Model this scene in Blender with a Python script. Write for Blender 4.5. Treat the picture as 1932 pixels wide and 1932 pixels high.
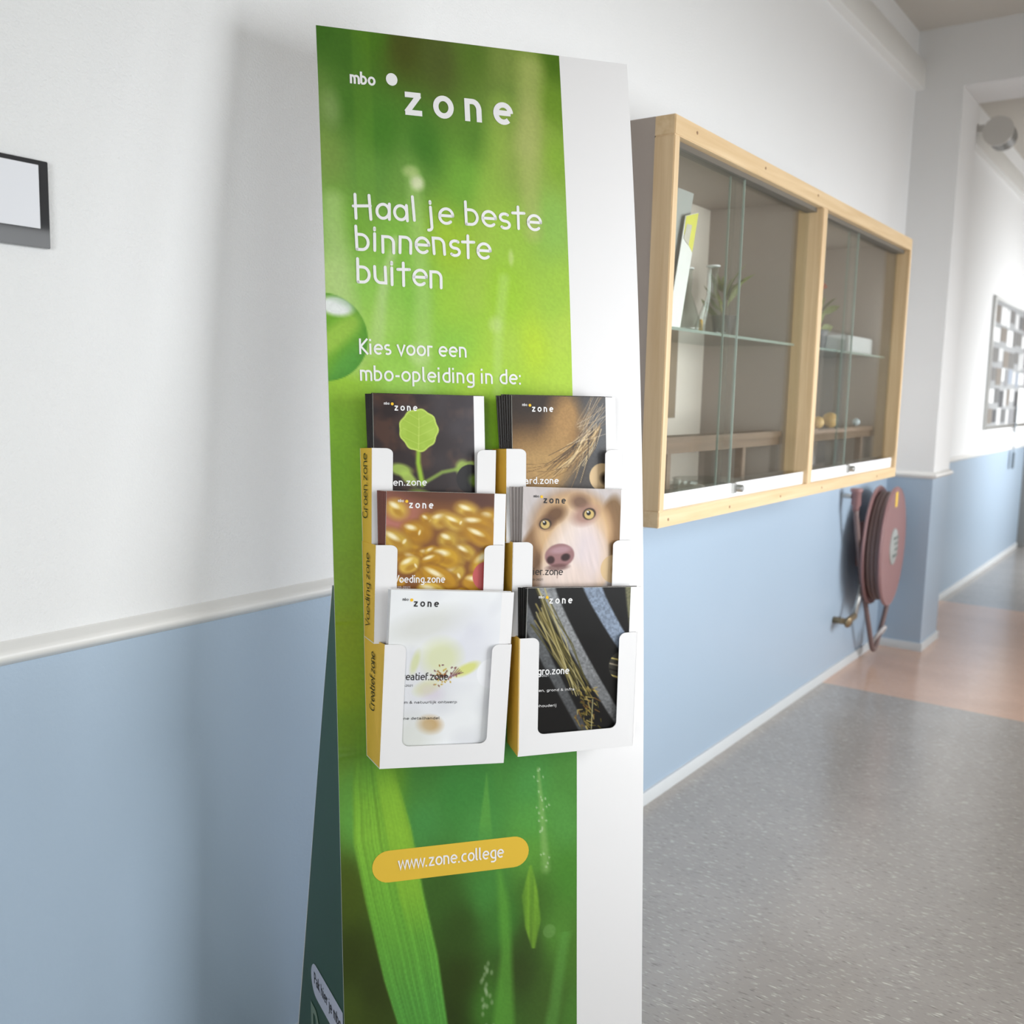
import bpy, bmesh, math, random
import numpy as np
from mathutils import Matrix, Vector

for o in list(bpy.data.objects):
    bpy.data.objects.remove(o)
scene = bpy.context.scene
C = scene.collection
rnd = random.Random(7)

# ------------------------------------------------------------------ camera
CAM = Vector((0.0, -1.537, 1.4604))
cr = Vector((0.58660356, -0.80952352, 0.02383159)).normalized()
cf = Vector((0.80497721, 0.57957298, -0.12691278)).normalized()
cu = cr.cross(cf).normalized()
cd = bpy.data.cameras.new('camera')
cam = bpy.data.objects.new('camera', cd)
C.objects.link(cam)
cam.matrix_world = Matrix(((cr.x, cu.x, -cf.x, CAM.x), (cr.y, cu.y, -cf.y, CAM.y), (cr.z, cu.z, -cf.z, CAM.z), (0, 0, 0, 1)))
cd.sensor_width = 36.0
cd.lens = 1839.22 / 1932 * 36.0
cd.clip_start = 0.02
cd.dof.use_dof = True
cd.dof.focus_distance = 1.85
cd.dof.aperture_fstop = 4.0
scene.camera = cam

# ------------------------------------------------------------------ world, lights, exposure
world = bpy.data.worlds.new('world')
scene.world = world
world.use_nodes = True
bg = world.node_tree.nodes['Background']
bg.inputs[0].default_value = (0.80, 0.90, 1.0, 1)
bg.inputs[1].default_value = 0.3
vs = scene.view_settings
vs.view_transform = 'Standard'
vs.look = 'None'
vs.gamma = 1.0
vs.exposure = 0.12
vs.use_curve_mapping = False
scene.cycles.max_bounces = 10
scene.cycles.diffuse_bounces = 6
scene.cycles.transparent_max_bounces = 24

HALL_Y = -2.45      # opposite wall
END_X = 12.2        # end of the corridor
BACK_X = -4.0
CEIL_Z = 3.45
WIN = [(-3.2, -1.8), (-1.4, 0.0), (0.4, 1.3), (1.6, 2.8), (3.2, 4.4), (4.7, 5.7), (8.9, 10.5)]
WZ0, WZ1 = 0.70, 2.10
WIN_POWER = [27, 2, 2, 21, 14, 24, 62]
WIN_SPREAD = [112, 112, 112, 112, 112, 112, 112]
WIN_AIM = [1.3, 0.9, 0.0, 0.0, -0.3, -0.1, -0.2]


def area_light(name, loc, size, energy, direction, color=(1, 1, 1), spread=math.pi):
    l = bpy.data.lights.new(name, 'AREA')
    l.shape = 'RECTANGLE'
    l.size, l.size_y = size
    l.energy = energy
    l.color = color
    l.spread = spread
    o = bpy.data.objects.new(name, l)
    C.objects.link(o)
    o.location = loc
    o.rotation_euler = Vector(direction).to_track_quat('-Z', 'Y').to_euler()
    return o


for (a, b), e, aim, spread in zip(WIN, WIN_POWER, WIN_AIM, WIN_SPREAD):
    area_light('daylight_window', ((a + b) / 2, HALL_Y + 0.02, (WZ0 + WZ1) / 2), (b - a - 0.12, WZ1 - WZ0 - 0.12), e, (aim, 1, -0.12), (0.95, 0.98, 1.0), math.radians(spread))
area_light('daylight_transom', (END_X - 0.03, -1.5, 2.35), (1.5, 0.28), 10, (-1, 0, -0.3), (0.95, 0.98, 1.0))


# ------------------------------------------------------------------ helpers
def S(r, g, b):
    def f(c):
        c /= 255.0
        return c / 12.92 if c <= 0.04045 else ((c + 0.055) / 1.055) ** 2.4
    return (f(r), f(g), f(b), 1.0)


MATS = {}


def mat(name, col, rough=0.5, metal=0.0, spec=0.5, var=0.0, vscale=8.0, bump=0.0, bscale=200.0, coat=0.0, stretch=(1, 1, 1)):
    if name in MATS:
        return MATS[name]
    m = bpy.data.materials.new(name)
    m.use_nodes = True
    nt = m.node_tree
    p = nt.nodes['Principled BSDF']
    p.inputs['Roughness'].default_value = rough
    p.inputs['Metallic'].default_value = metal
    p.inputs['Specular IOR Level'].default_value = spec
    p.inputs['Coat Weight'].default_value = coat
    p.inputs['Base Color'].default_value = col
    tc = nt.nodes.new('ShaderNodeTexCoord')
    mp = nt.nodes.new('ShaderNodeMapping')
    mp.inputs['Scale'].default_value = stretch
    nt.links.new(tc.outputs['Object'], mp.inputs['Vector'])
    n = nt.nodes.new('ShaderNodeTexNoise')
    n.inputs['Scale'].default_value = vscale
    n.inputs['Detail'].default_value = 5
    nt.links.new(mp.outputs[0], n.inputs['Vector'])
    mix = nt.nodes.new('ShaderNodeMixRGB')
    k = 1 - var
    mix.inputs[1].default_value = (col[0] * k, col[1] * k, col[2] * k, 1)
    k = 1 + var
    mix.inputs[2].default_value = (min(1, col[0] * k), min(1, col[1] * k), min(1, col[2] * k), 1)
    nt.links.new(n.outputs['Fac'], mix.inputs[0])
    nt.links.new(mix.outputs[0], p.inputs['Base Color'])
    if bump:
        n2 = nt.nodes.new('ShaderNodeTexNoise')
        n2.inputs['Scale'].default_value = bscale
        n2.inputs['Detail'].default_value = 3
        nt.links.new(tc.outputs['Object'], n2.inputs['Vector'])
        b = nt.nodes.new('ShaderNodeBump')
        b.inputs['Strength'].default_value = bump
        b.inputs['Distance'].default_value = 0.002
        nt.links.new(n2.outputs['Fac'], b.inputs['Height'])
        nt.links.new(b.outputs[0], p.inputs['Normal'])
    MATS[name] = m
    return m


def wood(name, c1, c2, axis):
    if name in MATS:
        return MATS[name]
    m = bpy.data.materials.new(name)
    m.use_nodes = True
    nt = m.node_tree
    p = nt.nodes['Principled BSDF']
    p.inputs['Roughness'].default_value = 0.45
    tc = nt.nodes.new('ShaderNodeTexCoord')
    mp = nt.nodes.new('ShaderNodeMapping')
    sc = [26, 26, 26]
    sc[axis] = 1.2
    mp.inputs['Scale'].default_value = sc
    nt.links.new(tc.outputs['Object'], mp.inputs['Vector'])
    n = nt.nodes.new('ShaderNodeTexNoise')
    n.inputs['Scale'].default_value = 2.0
    n.inputs['Detail'].default_value = 6
    n.inputs['Distortion'].default_value = 0.6
    nt.links.new(mp.outputs[0], n.inputs['Vector'])
    r = nt.nodes.new('ShaderNodeValToRGB')
    r.color_ramp.elements[0].position = 0.3
    r.color_ramp.elements[0].color = c1
    r.color_ramp.elements[1].position = 0.7
    r.color_ramp.elements[1].color = c2
    nt.links.new(n.outputs['Fac'], r.inputs[0])
    nt.links.new(r.outputs[0], p.inputs['Base Color'])
    MATS[name] = m
    return m


def glass_mat(name, tint=(0.93, 0.96, 0.94, 1), ior=1.5, rough=0.0):
    if name in MATS:
        return MATS[name]
    m = bpy.data.materials.new(name)
    m.use_nodes = True
    nt = m.node_tree
    nt.nodes.clear()
    out = nt.nodes.new('ShaderNodeOutputMaterial')
    tr = nt.nodes.new('ShaderNodeBsdfTransparent')
    tr.inputs[0].default_value = tint
    gl = nt.nodes.new('ShaderNodeBsdfGlossy')
    gl.inputs['Roughness'].default_value = rough
    fr = nt.nodes.new('ShaderNodeFresnel')
    geo = nt.nodes.new('ShaderNodeNewGeometry')
    mr = nt.nodes.new('ShaderNodeMapRange')          # the same reflectance from either face of a thin pane
    mr.inputs['To Min'].default_value = ior
    mr.inputs['To Max'].default_value = 1.0 / ior
    nt.links.new(geo.outputs['Backfacing'], mr.inputs['Value'])
    nt.links.new(mr.outputs[0], fr.inputs['IOR'])
    mx = nt.nodes.new('ShaderNodeMixShader')
    nt.links.new(fr.outputs[0], mx.inputs[0])
    nt.links.new(tr.outputs[0], mx.inputs[1])
    nt.links.new(gl.outputs[0], mx.inputs[2])
    nt.links.new(mx.outputs[0], out.inputs[0])
    MATS[name] = m
    return m


def print_mat(name, rough=0.4, coat=0.0, spec=0.5):
    """printed paper: the ink colours are stored per point of the sheet"""
    if name in MATS:
        return MATS[name]
    m = bpy.data.materials.new(name)
    m.use_nodes = True
    nt = m.node_tree
    p = nt.nodes['Principled BSDF']
    p.inputs['Roughness'].default_value = rough
    p.inputs['Specular IOR Level'].default_value = spec
    p.inputs['Coat Weight'].default_value = coat
    p.inputs['Coat Roughness'].default_value = 0.25
    a = nt.nodes.new('ShaderNodeAttribute')
    a.attribute_name = 'ink'
    nt.links.new(a.outputs['Color'], p.inputs['Base Color'])
    MATS[name] = m
    return m


def floor_mat(name, base, light, dark):
    m = bpy.data.materials.new(name)
    m.use_nodes = True
    nt = m.node_tree
    p = nt.nodes['Principled BSDF']
    p.inputs['Roughness'].default_value = 0.2
    p.inputs['Specular IOR Level'].default_value = 0.55
    tc = nt.nodes.new('ShaderNodeTexCoord')

    def fleck(scale, rot, lo, hi, seed):
        mp = nt.nodes.new('ShaderNodeMapping')
        mp.inputs['Scale'].default_value = scale
        mp.inputs['Rotation'].default_value = (0, 0, rot)
        mp.inputs['Location'].default_value = (seed, seed * 2, 0)
        nt.links.new(tc.outputs['Object'], mp.inputs['Vector'])
        n = nt.nodes.new('ShaderNodeTexNoise')
        n.inputs['Scale'].default_value = 1.0
        n.inputs['Detail'].default_value = 2
        nt.links.new(mp.outputs[0], n.inputs['Vector'])
        r = nt.nodes.new('ShaderNodeValToRGB')
        r.color_ramp.elements[0].position = lo
        r.color_ramp.elements[0].color = (0, 0, 0, 1)
        r.color_ramp.elements[1].position = hi
        r.color_ramp.elements[1].color = (1, 1, 1, 1)
        nt.links.new(n.outputs['Fac'], r.inputs[0])
        return r
    a = fleck((240, 30, 1), 0.10, 0.62, 0.72, 3.0)
    b = fleck((200, 30, 1), 0.12, 0.60, 0.72, 9.0)
    c = fleck((4, 2, 1), 0.0, 0.3, 0.7, 5.0)
    m0 = nt.nodes.new('ShaderNodeMixRGB')
    m0.inputs[1].default_value = tuple(v * 0.95 for v in base[:3]) + (1,)
    m0.inputs[2].default_value = tuple(v * 1.05 for v in base[:3]) + (1,)
    nt.links.new(c.outputs[0], m0.inputs[0])
    m1 = nt.nodes.new('ShaderNodeMixRGB')
    m1.inputs[2].default_value = dark
    nt.links.new(m0.outputs[0], m1.inputs[1])
    nt.links.new(b.outputs[0], m1.inputs[0])
    m2 = nt.nodes.new('ShaderNodeMixRGB')
    m2.inputs[2].default_value = light
    nt.links.new(m1.outputs[0], m2.inputs[1])
    nt.links.new(a.outputs[0], m2.inputs[0])
    nt.links.new(m2.outputs[0], p.inputs['Base Color'])
    MATS[name] = m
    return m


def emit_mat(name, col, strength):
    m = bpy.data.materials.new(name)
    m.use_nodes = True
    p = m.node_tree.nodes['Principled BSDF']
    p.inputs['Emission Color'].default_value = col
    p.inputs['Emission Strength'].default_value = strength
    MATS[name] = m
    return m


def tag(o, label=None, cat=None, group=None, kind=None):
    for k, v in (('label', label), ('category', cat), ('group', group), ('kind', kind)):
        if v:
            o[k] = v
    return o


def thing(name, loc, label, cat, group=None):
    o = bpy.data.objects.new(name, None)
    o.empty_display_size = 0.1
    C.objects.link(o)
    o.location = loc
    return tag(o, label, cat, group)


def wpos(o):
    v = Vector((0, 0, 0))
    while o is not None:
        v += o.location
        o = o.parent
    return v


def obj(name, verts, faces, mats, parent=None, smooth=False, fmats=None, origin=None):
    """verts in world space -> one mesh object (origin at its base unless it has a parent)"""
    V = np.asarray([tuple(v) for v in verts], dtype=np.float64) if not isinstance(verts, np.ndarray) else verts
    if parent is None:
        base = Vector(origin) if origin is not None else Vector(((V[:, 0].min() + V[:, 0].max()) / 2, (V[:, 1].min() + V[:, 1].max()) / 2, V[:, 2].min()))
        off = base
    else:
        base = Vector((0, 0, 0))
        off = wpos(parent)
    V = V - np.array(off)
    me = bpy.data.meshes.new(name)
    me.from_pydata(V.tolist(), [], [list(f) for f in faces])
    for m in (mats if isinstance(mats, (list, tuple)) else [mats]):
        me.materials.append(m)
    if fmats is not None:
        me.polygons.foreach_set('material_index', fmats)
    if smooth:
        me.polygons.foreach_set('use_smooth', [True] * len(me.polygons))
    me.update()
    o = bpy.data.objects.new(name, me)
    C.objects.link(o)
    o.location = base
    if parent is not None:
        o.parent = parent
    return o


BOXF = [(0, 3, 2, 1), (4, 5, 6, 7), (0, 1, 5, 4), (1, 2, 6, 5), (2, 3, 7, 6), (3, 0, 4, 7)]


class MB:
    def __init__(self):
        self.v, self.f = [], []

    def add(self, v, f):
        k = len(self.v)
        self.v += [Vector(p) for p in v]
        self.f += [tuple(i + k for i in q) for q in f]
        return self

    def box(self, x0, x1, y0, y1, z0, z1):
        return self.add([(x0, y0, z0), (x1, y0, z0), (x1, y1, z0), (x0, y1, z0), (x0, y0, z1), (x1, y0, z1), (x1, y1, z1), (x0, y1, z1)], BOXF)

    def bbox(self, x0, x1, y0, y1, z0, z1, b=0.004, seg=2):
        bm = bmesh.new()
        bmesh.ops.create_cube(bm, size=1)
        for v in bm.verts:
            v.co = Vector(((x0 + x1) / 2 + v.co.x * (x1 - x0), (y0 + y1) / 2 + v.co.y * (y1 - y0), (z0 + z1) / 2 + v.co.z * (z1 - z0)))
        bmesh.ops.bevel(bm, geom=bm.edges[:], offset=b, segments=seg, affect='EDGES')
        bm.verts.index_update()
        self.add([v.co.copy() for v in bm.verts], [tuple(v.index for v in f.verts) for f in bm.faces])
        bm.free()
        return self

    def tube(self, pts, r, n=12, cap=True):
        P = [Vector(p) for p in pts]
        rr = r if isinstance(r, (list, tuple)) else [r] * len(P)
        rings = []
        ref = None
        for i, p in enumerate(P):
            d = (P[min(i + 1, len(P) - 1)] - P[max(i - 1, 0)]).normalized()
            if ref is None:
                ref = d.orthogonal().normalized()
            ref = (ref - d * ref.dot(d))
            ref = ref.normalized() if ref.length > 1e-6 else d.orthogonal().normalized()
            q = d.cross(ref)
            rings.append([p + (ref * math.cos(2 * math.pi * k / n) + q * math.sin(2 * math.pi * k / n)) * rr[i] for k in range(n)])
        v = [a for ring in rings for a in ring]
        f = []
        for i in range(len(P) - 1):
            for k in range(n):
                f.append((i * n + k, i * n + (k + 1) % n, (i + 1) * n + (k + 1) % n, (i + 1) * n + k))
        if cap:
            f.append(tuple(reversed(range(n))))
            f.append(tuple((len(P) - 1) * n + k for k in range(n)))
        return self.add(v, f)

    def lathe(self, prof, origin, axis=(0, 0, 1), n=32):
        """prof: list of (radius, height along axis)"""
        ax = Vector(axis).normalized()
        a = ax.orthogonal().normalized()
        b = ax.cross(a)
        o = Vector(origin)
        v, f = [], []
        for r, h in prof:
            for k in range(n):
                t = 2 * math.pi * k / n
                v.append(o + ax * h + (a * math.cos(t) + b * math.sin(t)) * r)
        for i in range(len(prof) - 1):
            for k in range(n):
                f.append((i * n + k, i * n + (k + 1) % n, (i + 1) * n + (k + 1) % n, (i + 1) * n + k))
        if prof[0][0] > 1e-6:
            f.append(tuple(reversed(range(n))))
        if prof[-1][0] > 1e-6:
            f.append(tuple((len(prof) - 1) * n + k for k in range(n)))
        return self.add(v, f)

    def slab(self, q, t):
        """four corners (counter-clockwise seen from the front) extruded backwards by the vector t"""
        q = [Vector(p) for p in q]
        t = Vector(t)
        return self.add(q + [p + t for p in q], [(0, 1, 2, 3), (7, 6, 5, 4), (0, 4, 5, 1), (1, 5, 6, 2), (2, 6, 7, 3), (3, 7, 4, 0)])

    def prism(self, poly, t):
        n = len(poly)
        t = Vector(t)
        q = [Vector(p) for p in poly]
        return self.add(q + [p + t for p in q], [tuple(range(n)), tuple(n + i for i in reversed(range(n)))] + [(i, n + i, n + (i + 1) % n, (i + 1) % n) for i in range(n)])

    def build(self, name, m, parent=None, smooth=False, origin=None):
        return obj(name, self.v, self.f, m, parent, smooth, None, origin)


def soft(o, deg=40):
    """smooth shading with sharp corners kept"""
    me = o.data
    me.polygons.foreach_set('use_smooth', [True] * len(me.polygons))
    bm = bmesh.new()
    bm.from_mesh(me)
    lim = math.radians(deg)
    for e in bm.edges:
        if len(e.link_faces) == 2 and e.calc_face_angle(0) > lim:
            e.smooth = False
    bm.to_mesh(me)
    bm.free()
    return o


def struct(name, mb, m, label=None, parent=None):
    o = mb.build(name, m, parent)
    if parent is None:
        o['kind'] = 'structure'
    if label:
        o['label'] = label
    return o


# ------------------------------------------------------------------ lettering (own stroke alphabet)
def arc(cx, cy, rx, ry, a0, a1, n=14):
    return [(cx + rx * math.cos(math.radians(a0 + (a1 - a0) * i / n)), cy + ry * math.sin(math.radians(a0 + (a1 - a0) * i / n))) for i in range(n + 1)]


def glyph(c, h, hand=False):
    t, b, s, A, D = 1 - h, h, h + 0.06, 1.42, -0.40
    xr = 0.86 - h
    bowl = [(s, t), (0.42, t)] + arc(0.42, 0.5, 0.90 - h - 0.42, 0.5 - h, 90, -90) + [(s, b)]
    mir = lambda l: [(0.98 - x, y) for x, y in l]
    arch = [(s, t), (0.44, t)] + arc(0.44, t - 0.36, xr - 0.44, 0.36, 90, 0) + [(xr, 0)]
    dot = lambda x, y: [(x, y), (x, y + 2.1 * h)]
    if c == 'o': return [arc(0.52, 0.5, 0.48 - h, 0.5 - h, 0, 360, 28)], 1.04
    if c == 'n': return [[(s, 0)] + arch], 0.97
    if c == 'u': return [[(s + xr - x, 1 - y) for x, y in [(s, 0)] + arch]], 0.97
    if c == 'h': return [[(s, 0), (s, A)], arch], 0.97
    if c == 'm': return [[(s, 0), (s, t), (0.40, t)] + arc(0.40, t - 0.34, 0.26, 0.34, 90, 0) + [(0.66, 0)], [(0.60, t - 0.10), (0.76, t - 0.01), (0.92, t)] + arc(0.92, t - 0.34, 0.26, 0.34, 90, 0) + [(1.18, 0)]], 1.32
    if c == 'b': return [[(s, b), (s, A)], bowl], 1.0
    if c == 'p': return [[(s, D), (s, t)], bowl], 1.0
    if c == 'd': return [mir([(s, b), (s, A)]), mir(bowl)], 1.0
    if c == 'g': return [mir(bowl), [(0.98 - s, t), (0.98 - s, -0.10)] + arc(0.98 - s - 0.34, -0.10, 0.34, 0.28 - h * 0.5, 0, -90) + [(0.16, D + h)]], 1.0
    if c == 'a':
        if hand: return [arc(0.44, 0.46, 0.38, 0.42, 0, 360, 24), [(0.82, 0.92), (0.84, 0.0)]], 1.0
        x = 0.80 - h
        return [[(0.12, t - 0.05), (0.34, t)] + arc(0.36, t - 0.34, x - 0.36, 0.34, 90, 0) + [(x, b), (0.38, b)] + arc(0.38, (b + 0.56) / 2, 0.38 - h - 0.01, (0.56 - b) / 2, 270, 90) + [(x, 0.56)]], 0.93
    if c == 'e': return [[(0.52 - 0.48 + h, 0.52), (1.0 - h, 0.52)], arc(0.52, 0.5, 0.48 - h, 0.5 - h, 2, 312, 22)], 1.02
    if c == 'c': return [arc(0.54, 0.5, 0.48 - h, 0.5 - h, 58, 302, 18)], 0.88
    if c == 's': return [arc(0.40, 0.5 + (t - 0.5) / 2, 0.33 - h * 0.6, (t - 0.5) / 2, 45, 270, 14) + arc(0.40, (0.5 + b) / 2, 0.33 - h * 0.6, (0.5 - b) / 2, 90, -140, 14)], 0.80
    if c == 'z': return [[(0.06, t), (0.80, t)], [(0.72, t), (0.12, b)], [(0.05, b), (0.84, b)]], 0.90
    if c == 't':
        if hand: return [[(0.38, 1.35), (0.36, 0.0)], [(0.0, 0.95), (0.78, 0.98)]], 0.80
        return [[(s + 0.08, 1.30), (s + 0.08, 0.32)] + arc(s + 0.32, 0.32, 0.24, 0.32 - b, 180, 270) + [(0.66, b)], [(s + 0.08, t), (0.66, t)]], 0.70
    if c == 'f': return [[(0.20, 0), (0.20, 1.08)] + arc(0.48, 1.08, 0.28, A - 1.08 - h, 180, 90) + [(0.64, A - h)], [(0.20, t), (0.62, t)]], 0.62
    if c == 'l':
        if hand: return [[(0.16, A), (0.16, 0)]], 0.36
        return [[(s, A), (s, 0.28)] + arc(s + 0.22, 0.28, 0.22, 0.28 - b, 180, 270)], 0.46
    if c == 'i': return [[(s, 0), (s, 1)], dot(s, 1.22)], 0.40
    if c == 'j': return [[(s + 0.08, 1), (s + 0.08, -0.20)] + arc(s - 0.12, -0.20, 0.20, 0.20, 0, -100), dot(s + 0.08, 1.22)], 0.48
    if c == 'r': return [[(s, 0), (s, t), (0.40, t), (0.62, t - 0.02)]], 0.66
    if c == 'k': return [[(s, 0), (s, A)], [(0.74, 1), (0.24, 0.53), (0.78, 0)]], 0.86
    if c == 'v': return [[(0.04, 1), (0.42, 0.04), (0.80, 1)]], 0.85
    if c == 'w': return [[(0.03, 1), (0.29, 0.04), (0.59, 0.94), (0.89, 0.04), (1.15, 1)]], 1.18
    if c == '.': return [dot(s, 0)], 0.40
    if c == ',': return [[(s, 0.16), (s - 0.08, -0.22)]], 0.40
    if c == ':': return [dot(s, 0), dot(s, 0.72)], 0.40
    if c == '-': return [[(0.08, 0.5), (0.52, 0.5)]], 0.60
    if c == '&': return [[(0.98, 0.02), (0.30, 0.90), (0.27, 1.12), (0.44, 1.32), (0.62, 1.14), (0.52, 0.90), (0.18, 0.58), (0.10, 0.32), (0.22, 0.12), (0.46, b), (0.70, 0.20), (0.88, 0.62)]], 1.08
    if c == 'K': return [[(s, 0), (s, A)], [(0.90, A), (0.22, 0.72), (0.94, 0)]], 0.98
    if c == 'G': return [arc(0.64, 0.71, 0.58 - h, 0.71 - h, 52, 318, 24) + [(1.08, 0.20), (1.08, 0.66)]], 1.22
    if c == 'C': return [arc(0.64, 0.71, 0.58 - h, 0.71 - h, 55, 305, 24)], 1.10
    if c == 'V': return [[(0.03, A), (0.52, 0.05), (1.01, A)]], 1.04
    if c == 'H': return [[(s, 0), (s + 0.03, A)], [(1.02, 0), (1.0, A)], [(s - 0.12, 0.72), (1.04, 0.80)]], 1.20
    if c == 'A': return [[(0.03, 0), (0.55, A - 0.05), (1.07, 0)], [(0.20, 0.45), (0.90, 0.45)]], 1.10
    if c == 'D': return [[(s, b), (s, A - h), (0.45, A - h)] + arc(0.45, 0.71, 0.60 - h, 0.71 - h, 90, -90) + [(s, b)]], 1.16
    if c == 'P': return [[(s, 0), (s, A - h), (0.48, A - h)] + arc(0.48, 1.02, 0.40 - h, 0.40 - h, 90, -90) + [(s, 0.62 + h)]], 0.95
    if c == 'B': return [[(s, b), (s, A - h), (0.48, A - h)] + arc(0.48, 1.06, 0.34, 0.36 - h, 90, -90) + [(s, 0.70)], [(0.48, 0.70)] + arc(0.48, 0.36, 0.40, 0.34, 90, -90) + [(s, b)]], 1.0
    if c == '0': return [arc(0.46, 0.71, 0.42 - h, 0.71 - h, 0, 360, 24)], 0.92
    if c == '1': return [[(0.14, 1.12), (0.50, A - 0.05), (0.50, 0)]], 0.92
    if c == '2': return [arc(0.44, 1.04, 0.36, 0.38 - h, 155, -25) + [(0.12, b), (0.86, b)]], 0.92
    return [], 0.45


def ribbon(V, F, pts, hw, roundcap=False):
    P = [np.array(p, float) for p in pts]
    Q = [P[0]]
    for p in P[1:]:
        if np.linalg.norm(p - Q[-1]) > 1e-7:
            Q.append(p)
    P = Q
    if len(P) < 2:
        return
    closed = np.linalg.norm(P[0] - P[-1]) < 1e-6
    n = len(P)
    L = []
    for i in range(n):
        if closed:
            a = P[(i - 1) % (n - 1)]
            c = P[(i + 1) % (n - 1)] if i < n - 1 else P[1]
        else:
            a, c = P[max(i - 1, 0)], P[min(i + 1, n - 1)]
        d1 = P[i] - a
        d2 = c - P[i]
        d1 = d1 / np.linalg.norm(d1) if np.linalg.norm(d1) > 1e-9 else None
        d2 = d2 / np.linalg.norm(d2) if np.linalg.norm(d2) > 1e-9 else None
        if d1 is None: d1 = d2
        if d2 is None: d2 = d1
        n1 = np.array((-d1[1], d1[0]))
        n2 = np.array((-d2[1], d2[0]))
        m = n1 + n2
        l = np.linalg.norm(m)
        m = n1 if l < 1e-6 else m / l
        k = min(1 / max(m @ n1, 0.3), 2.2)
        L.append((P[i] + m * hw * k, P[i] - m * hw * k))
    k0 = len(V)
    for a, b in L:
        V += [a, b]
    for i in range(n - 1):
        F.append((k0 + 2 * i + 1, k0 + 2 * i + 3, k0 + 2 * i + 2, k0 + 2 * i))
    if roundcap and not closed:
        for p in (P[0], P[-1]):
            k = len(V)
            V += [p + hw * np.array((math.cos(j * math.pi / 5), math.sin(j * math.pi / 5))) for j in range(10)]
            F.append(tuple(range(k, k + 10)))


def text_shape(text, x0, x1, base, xh, h=0.085, track=0.0, hand=False, jit=0.0, weight=None):
    """flat lettering: outline points (x, y) and faces; x0..x1 is the width the words take, base the baseline, xh the x-height"""
    g = []
    X = 0.0
    for c in text:
        st, adv = glyph(c, h, hand)
        dy = rnd.uniform(-jit, jit)
        rot = rnd.uniform(-jit, jit) * 0.8
        for s in st:
            g.append([(X + x + rot * y, y + dy) for x, y in s])
        X += adv + track
    X -= track
    k = (x1 - x0) / X
    V, F = [], []
    for s in g:
        ribbon(V, F, [(x0 + x * k, base + y * xh) for x, y in s], (weight or h) * xh, hand)
    return V, F


def lettering(name, parts, place, m, parent):
    V, F = [], []
    for v, f in parts:
        k = len(V)
        V += [place(p[0], p[1]) for p in v]
        F += [tuple(i + k for i in q) for q in f]
    return obj(name, V, F, m, parent)


def disc(cx, cy, rx, ry, n=28):
    return [(cx + rx * math.cos(2 * math.pi * i / n), cy + ry * math.sin(2 * math.pi * i / n)) for i in range(n)], [tuple(range(n))]


# ------------------------------------------------------------------ pictures printed on paper
def vnoise(x, y, fx, fy, seed, octaves=1):
    out = np.zeros_like(x)
    amp, tot = 1.0, 0.0
    for o in range(octaves):
        r = np.random.RandomState(seed + o * 31)
        G = r.rand(64, 64)
        X, Y = x * fx * 2 ** o + 100, y * fy * 2 ** o + 100
        i, j = np.floor(X).astype(int), np.floor(Y).astype(int)
        u, v = X - i, Y - j
        u, v = u * u * (3 - 2 * u), v * v * (3 - 2 * v)
        g = lambda a, b: G[a % 64, b % 64]
        out += amp * (g(i, j) * (1 - u) * (1 - v) + g(i + 1, j) * u * (1 - v) + g(i, j + 1) * (1 - u) * v + g(i + 1, j + 1) * u * v)
        tot += amp
        amp *= 0.5
    return out / tot


def blend(col, a, rgb):
    a = np.clip(a, 0, 1)[..., None]
    return col * (1 - a) + np.array(rgb, float) * a


def blob(x, y, cx, cy, rx, ry, rot=0.0, soft_=0.3):
    c, s = math.cos(rot), math.sin(rot)
    dx, dy = x - cx, y - cy
    d = np.sqrt(((dx * c + dy * s) / rx) ** 2 + ((-dx * s + dy * c) / ry) ** 2)
    return np.clip((1 + soft_ / 2 - d) / soft_, 0, 1)


def seg(x, y, pts, w0, w1=None):
    """soft line through pts, returns coverage"""
    w1 = w0 if w1 is None else w1
    best = np.zeros_like(x)
    n = len(pts) - 1
    for i in range(n):
        ax, ay = pts[i]
        bx, by = pts[i + 1]
        L = (bx - ax) ** 2 + (by - ay) ** 2 + 1e-12
        t = np.clip(((x - ax) * (bx - ax) + (y - ay) * (by - ay)) / L, 0, 1)
        d = np.hypot(x - ax - t * (bx - ax), y - ay - t * (by - ay))
        w = w0 + (w1 - w0) * (i + t) / n
        best = np.maximum(best, np.clip(1.3 - d / w, 0, 1))
    return best


def srgb_lin(c):
    c = np.clip(c, 0, 255) / 255.0
    return np.where(c <= 0.04045, c / 12.92, ((c + 0.055) / 1.055) ** 2.4)


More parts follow.
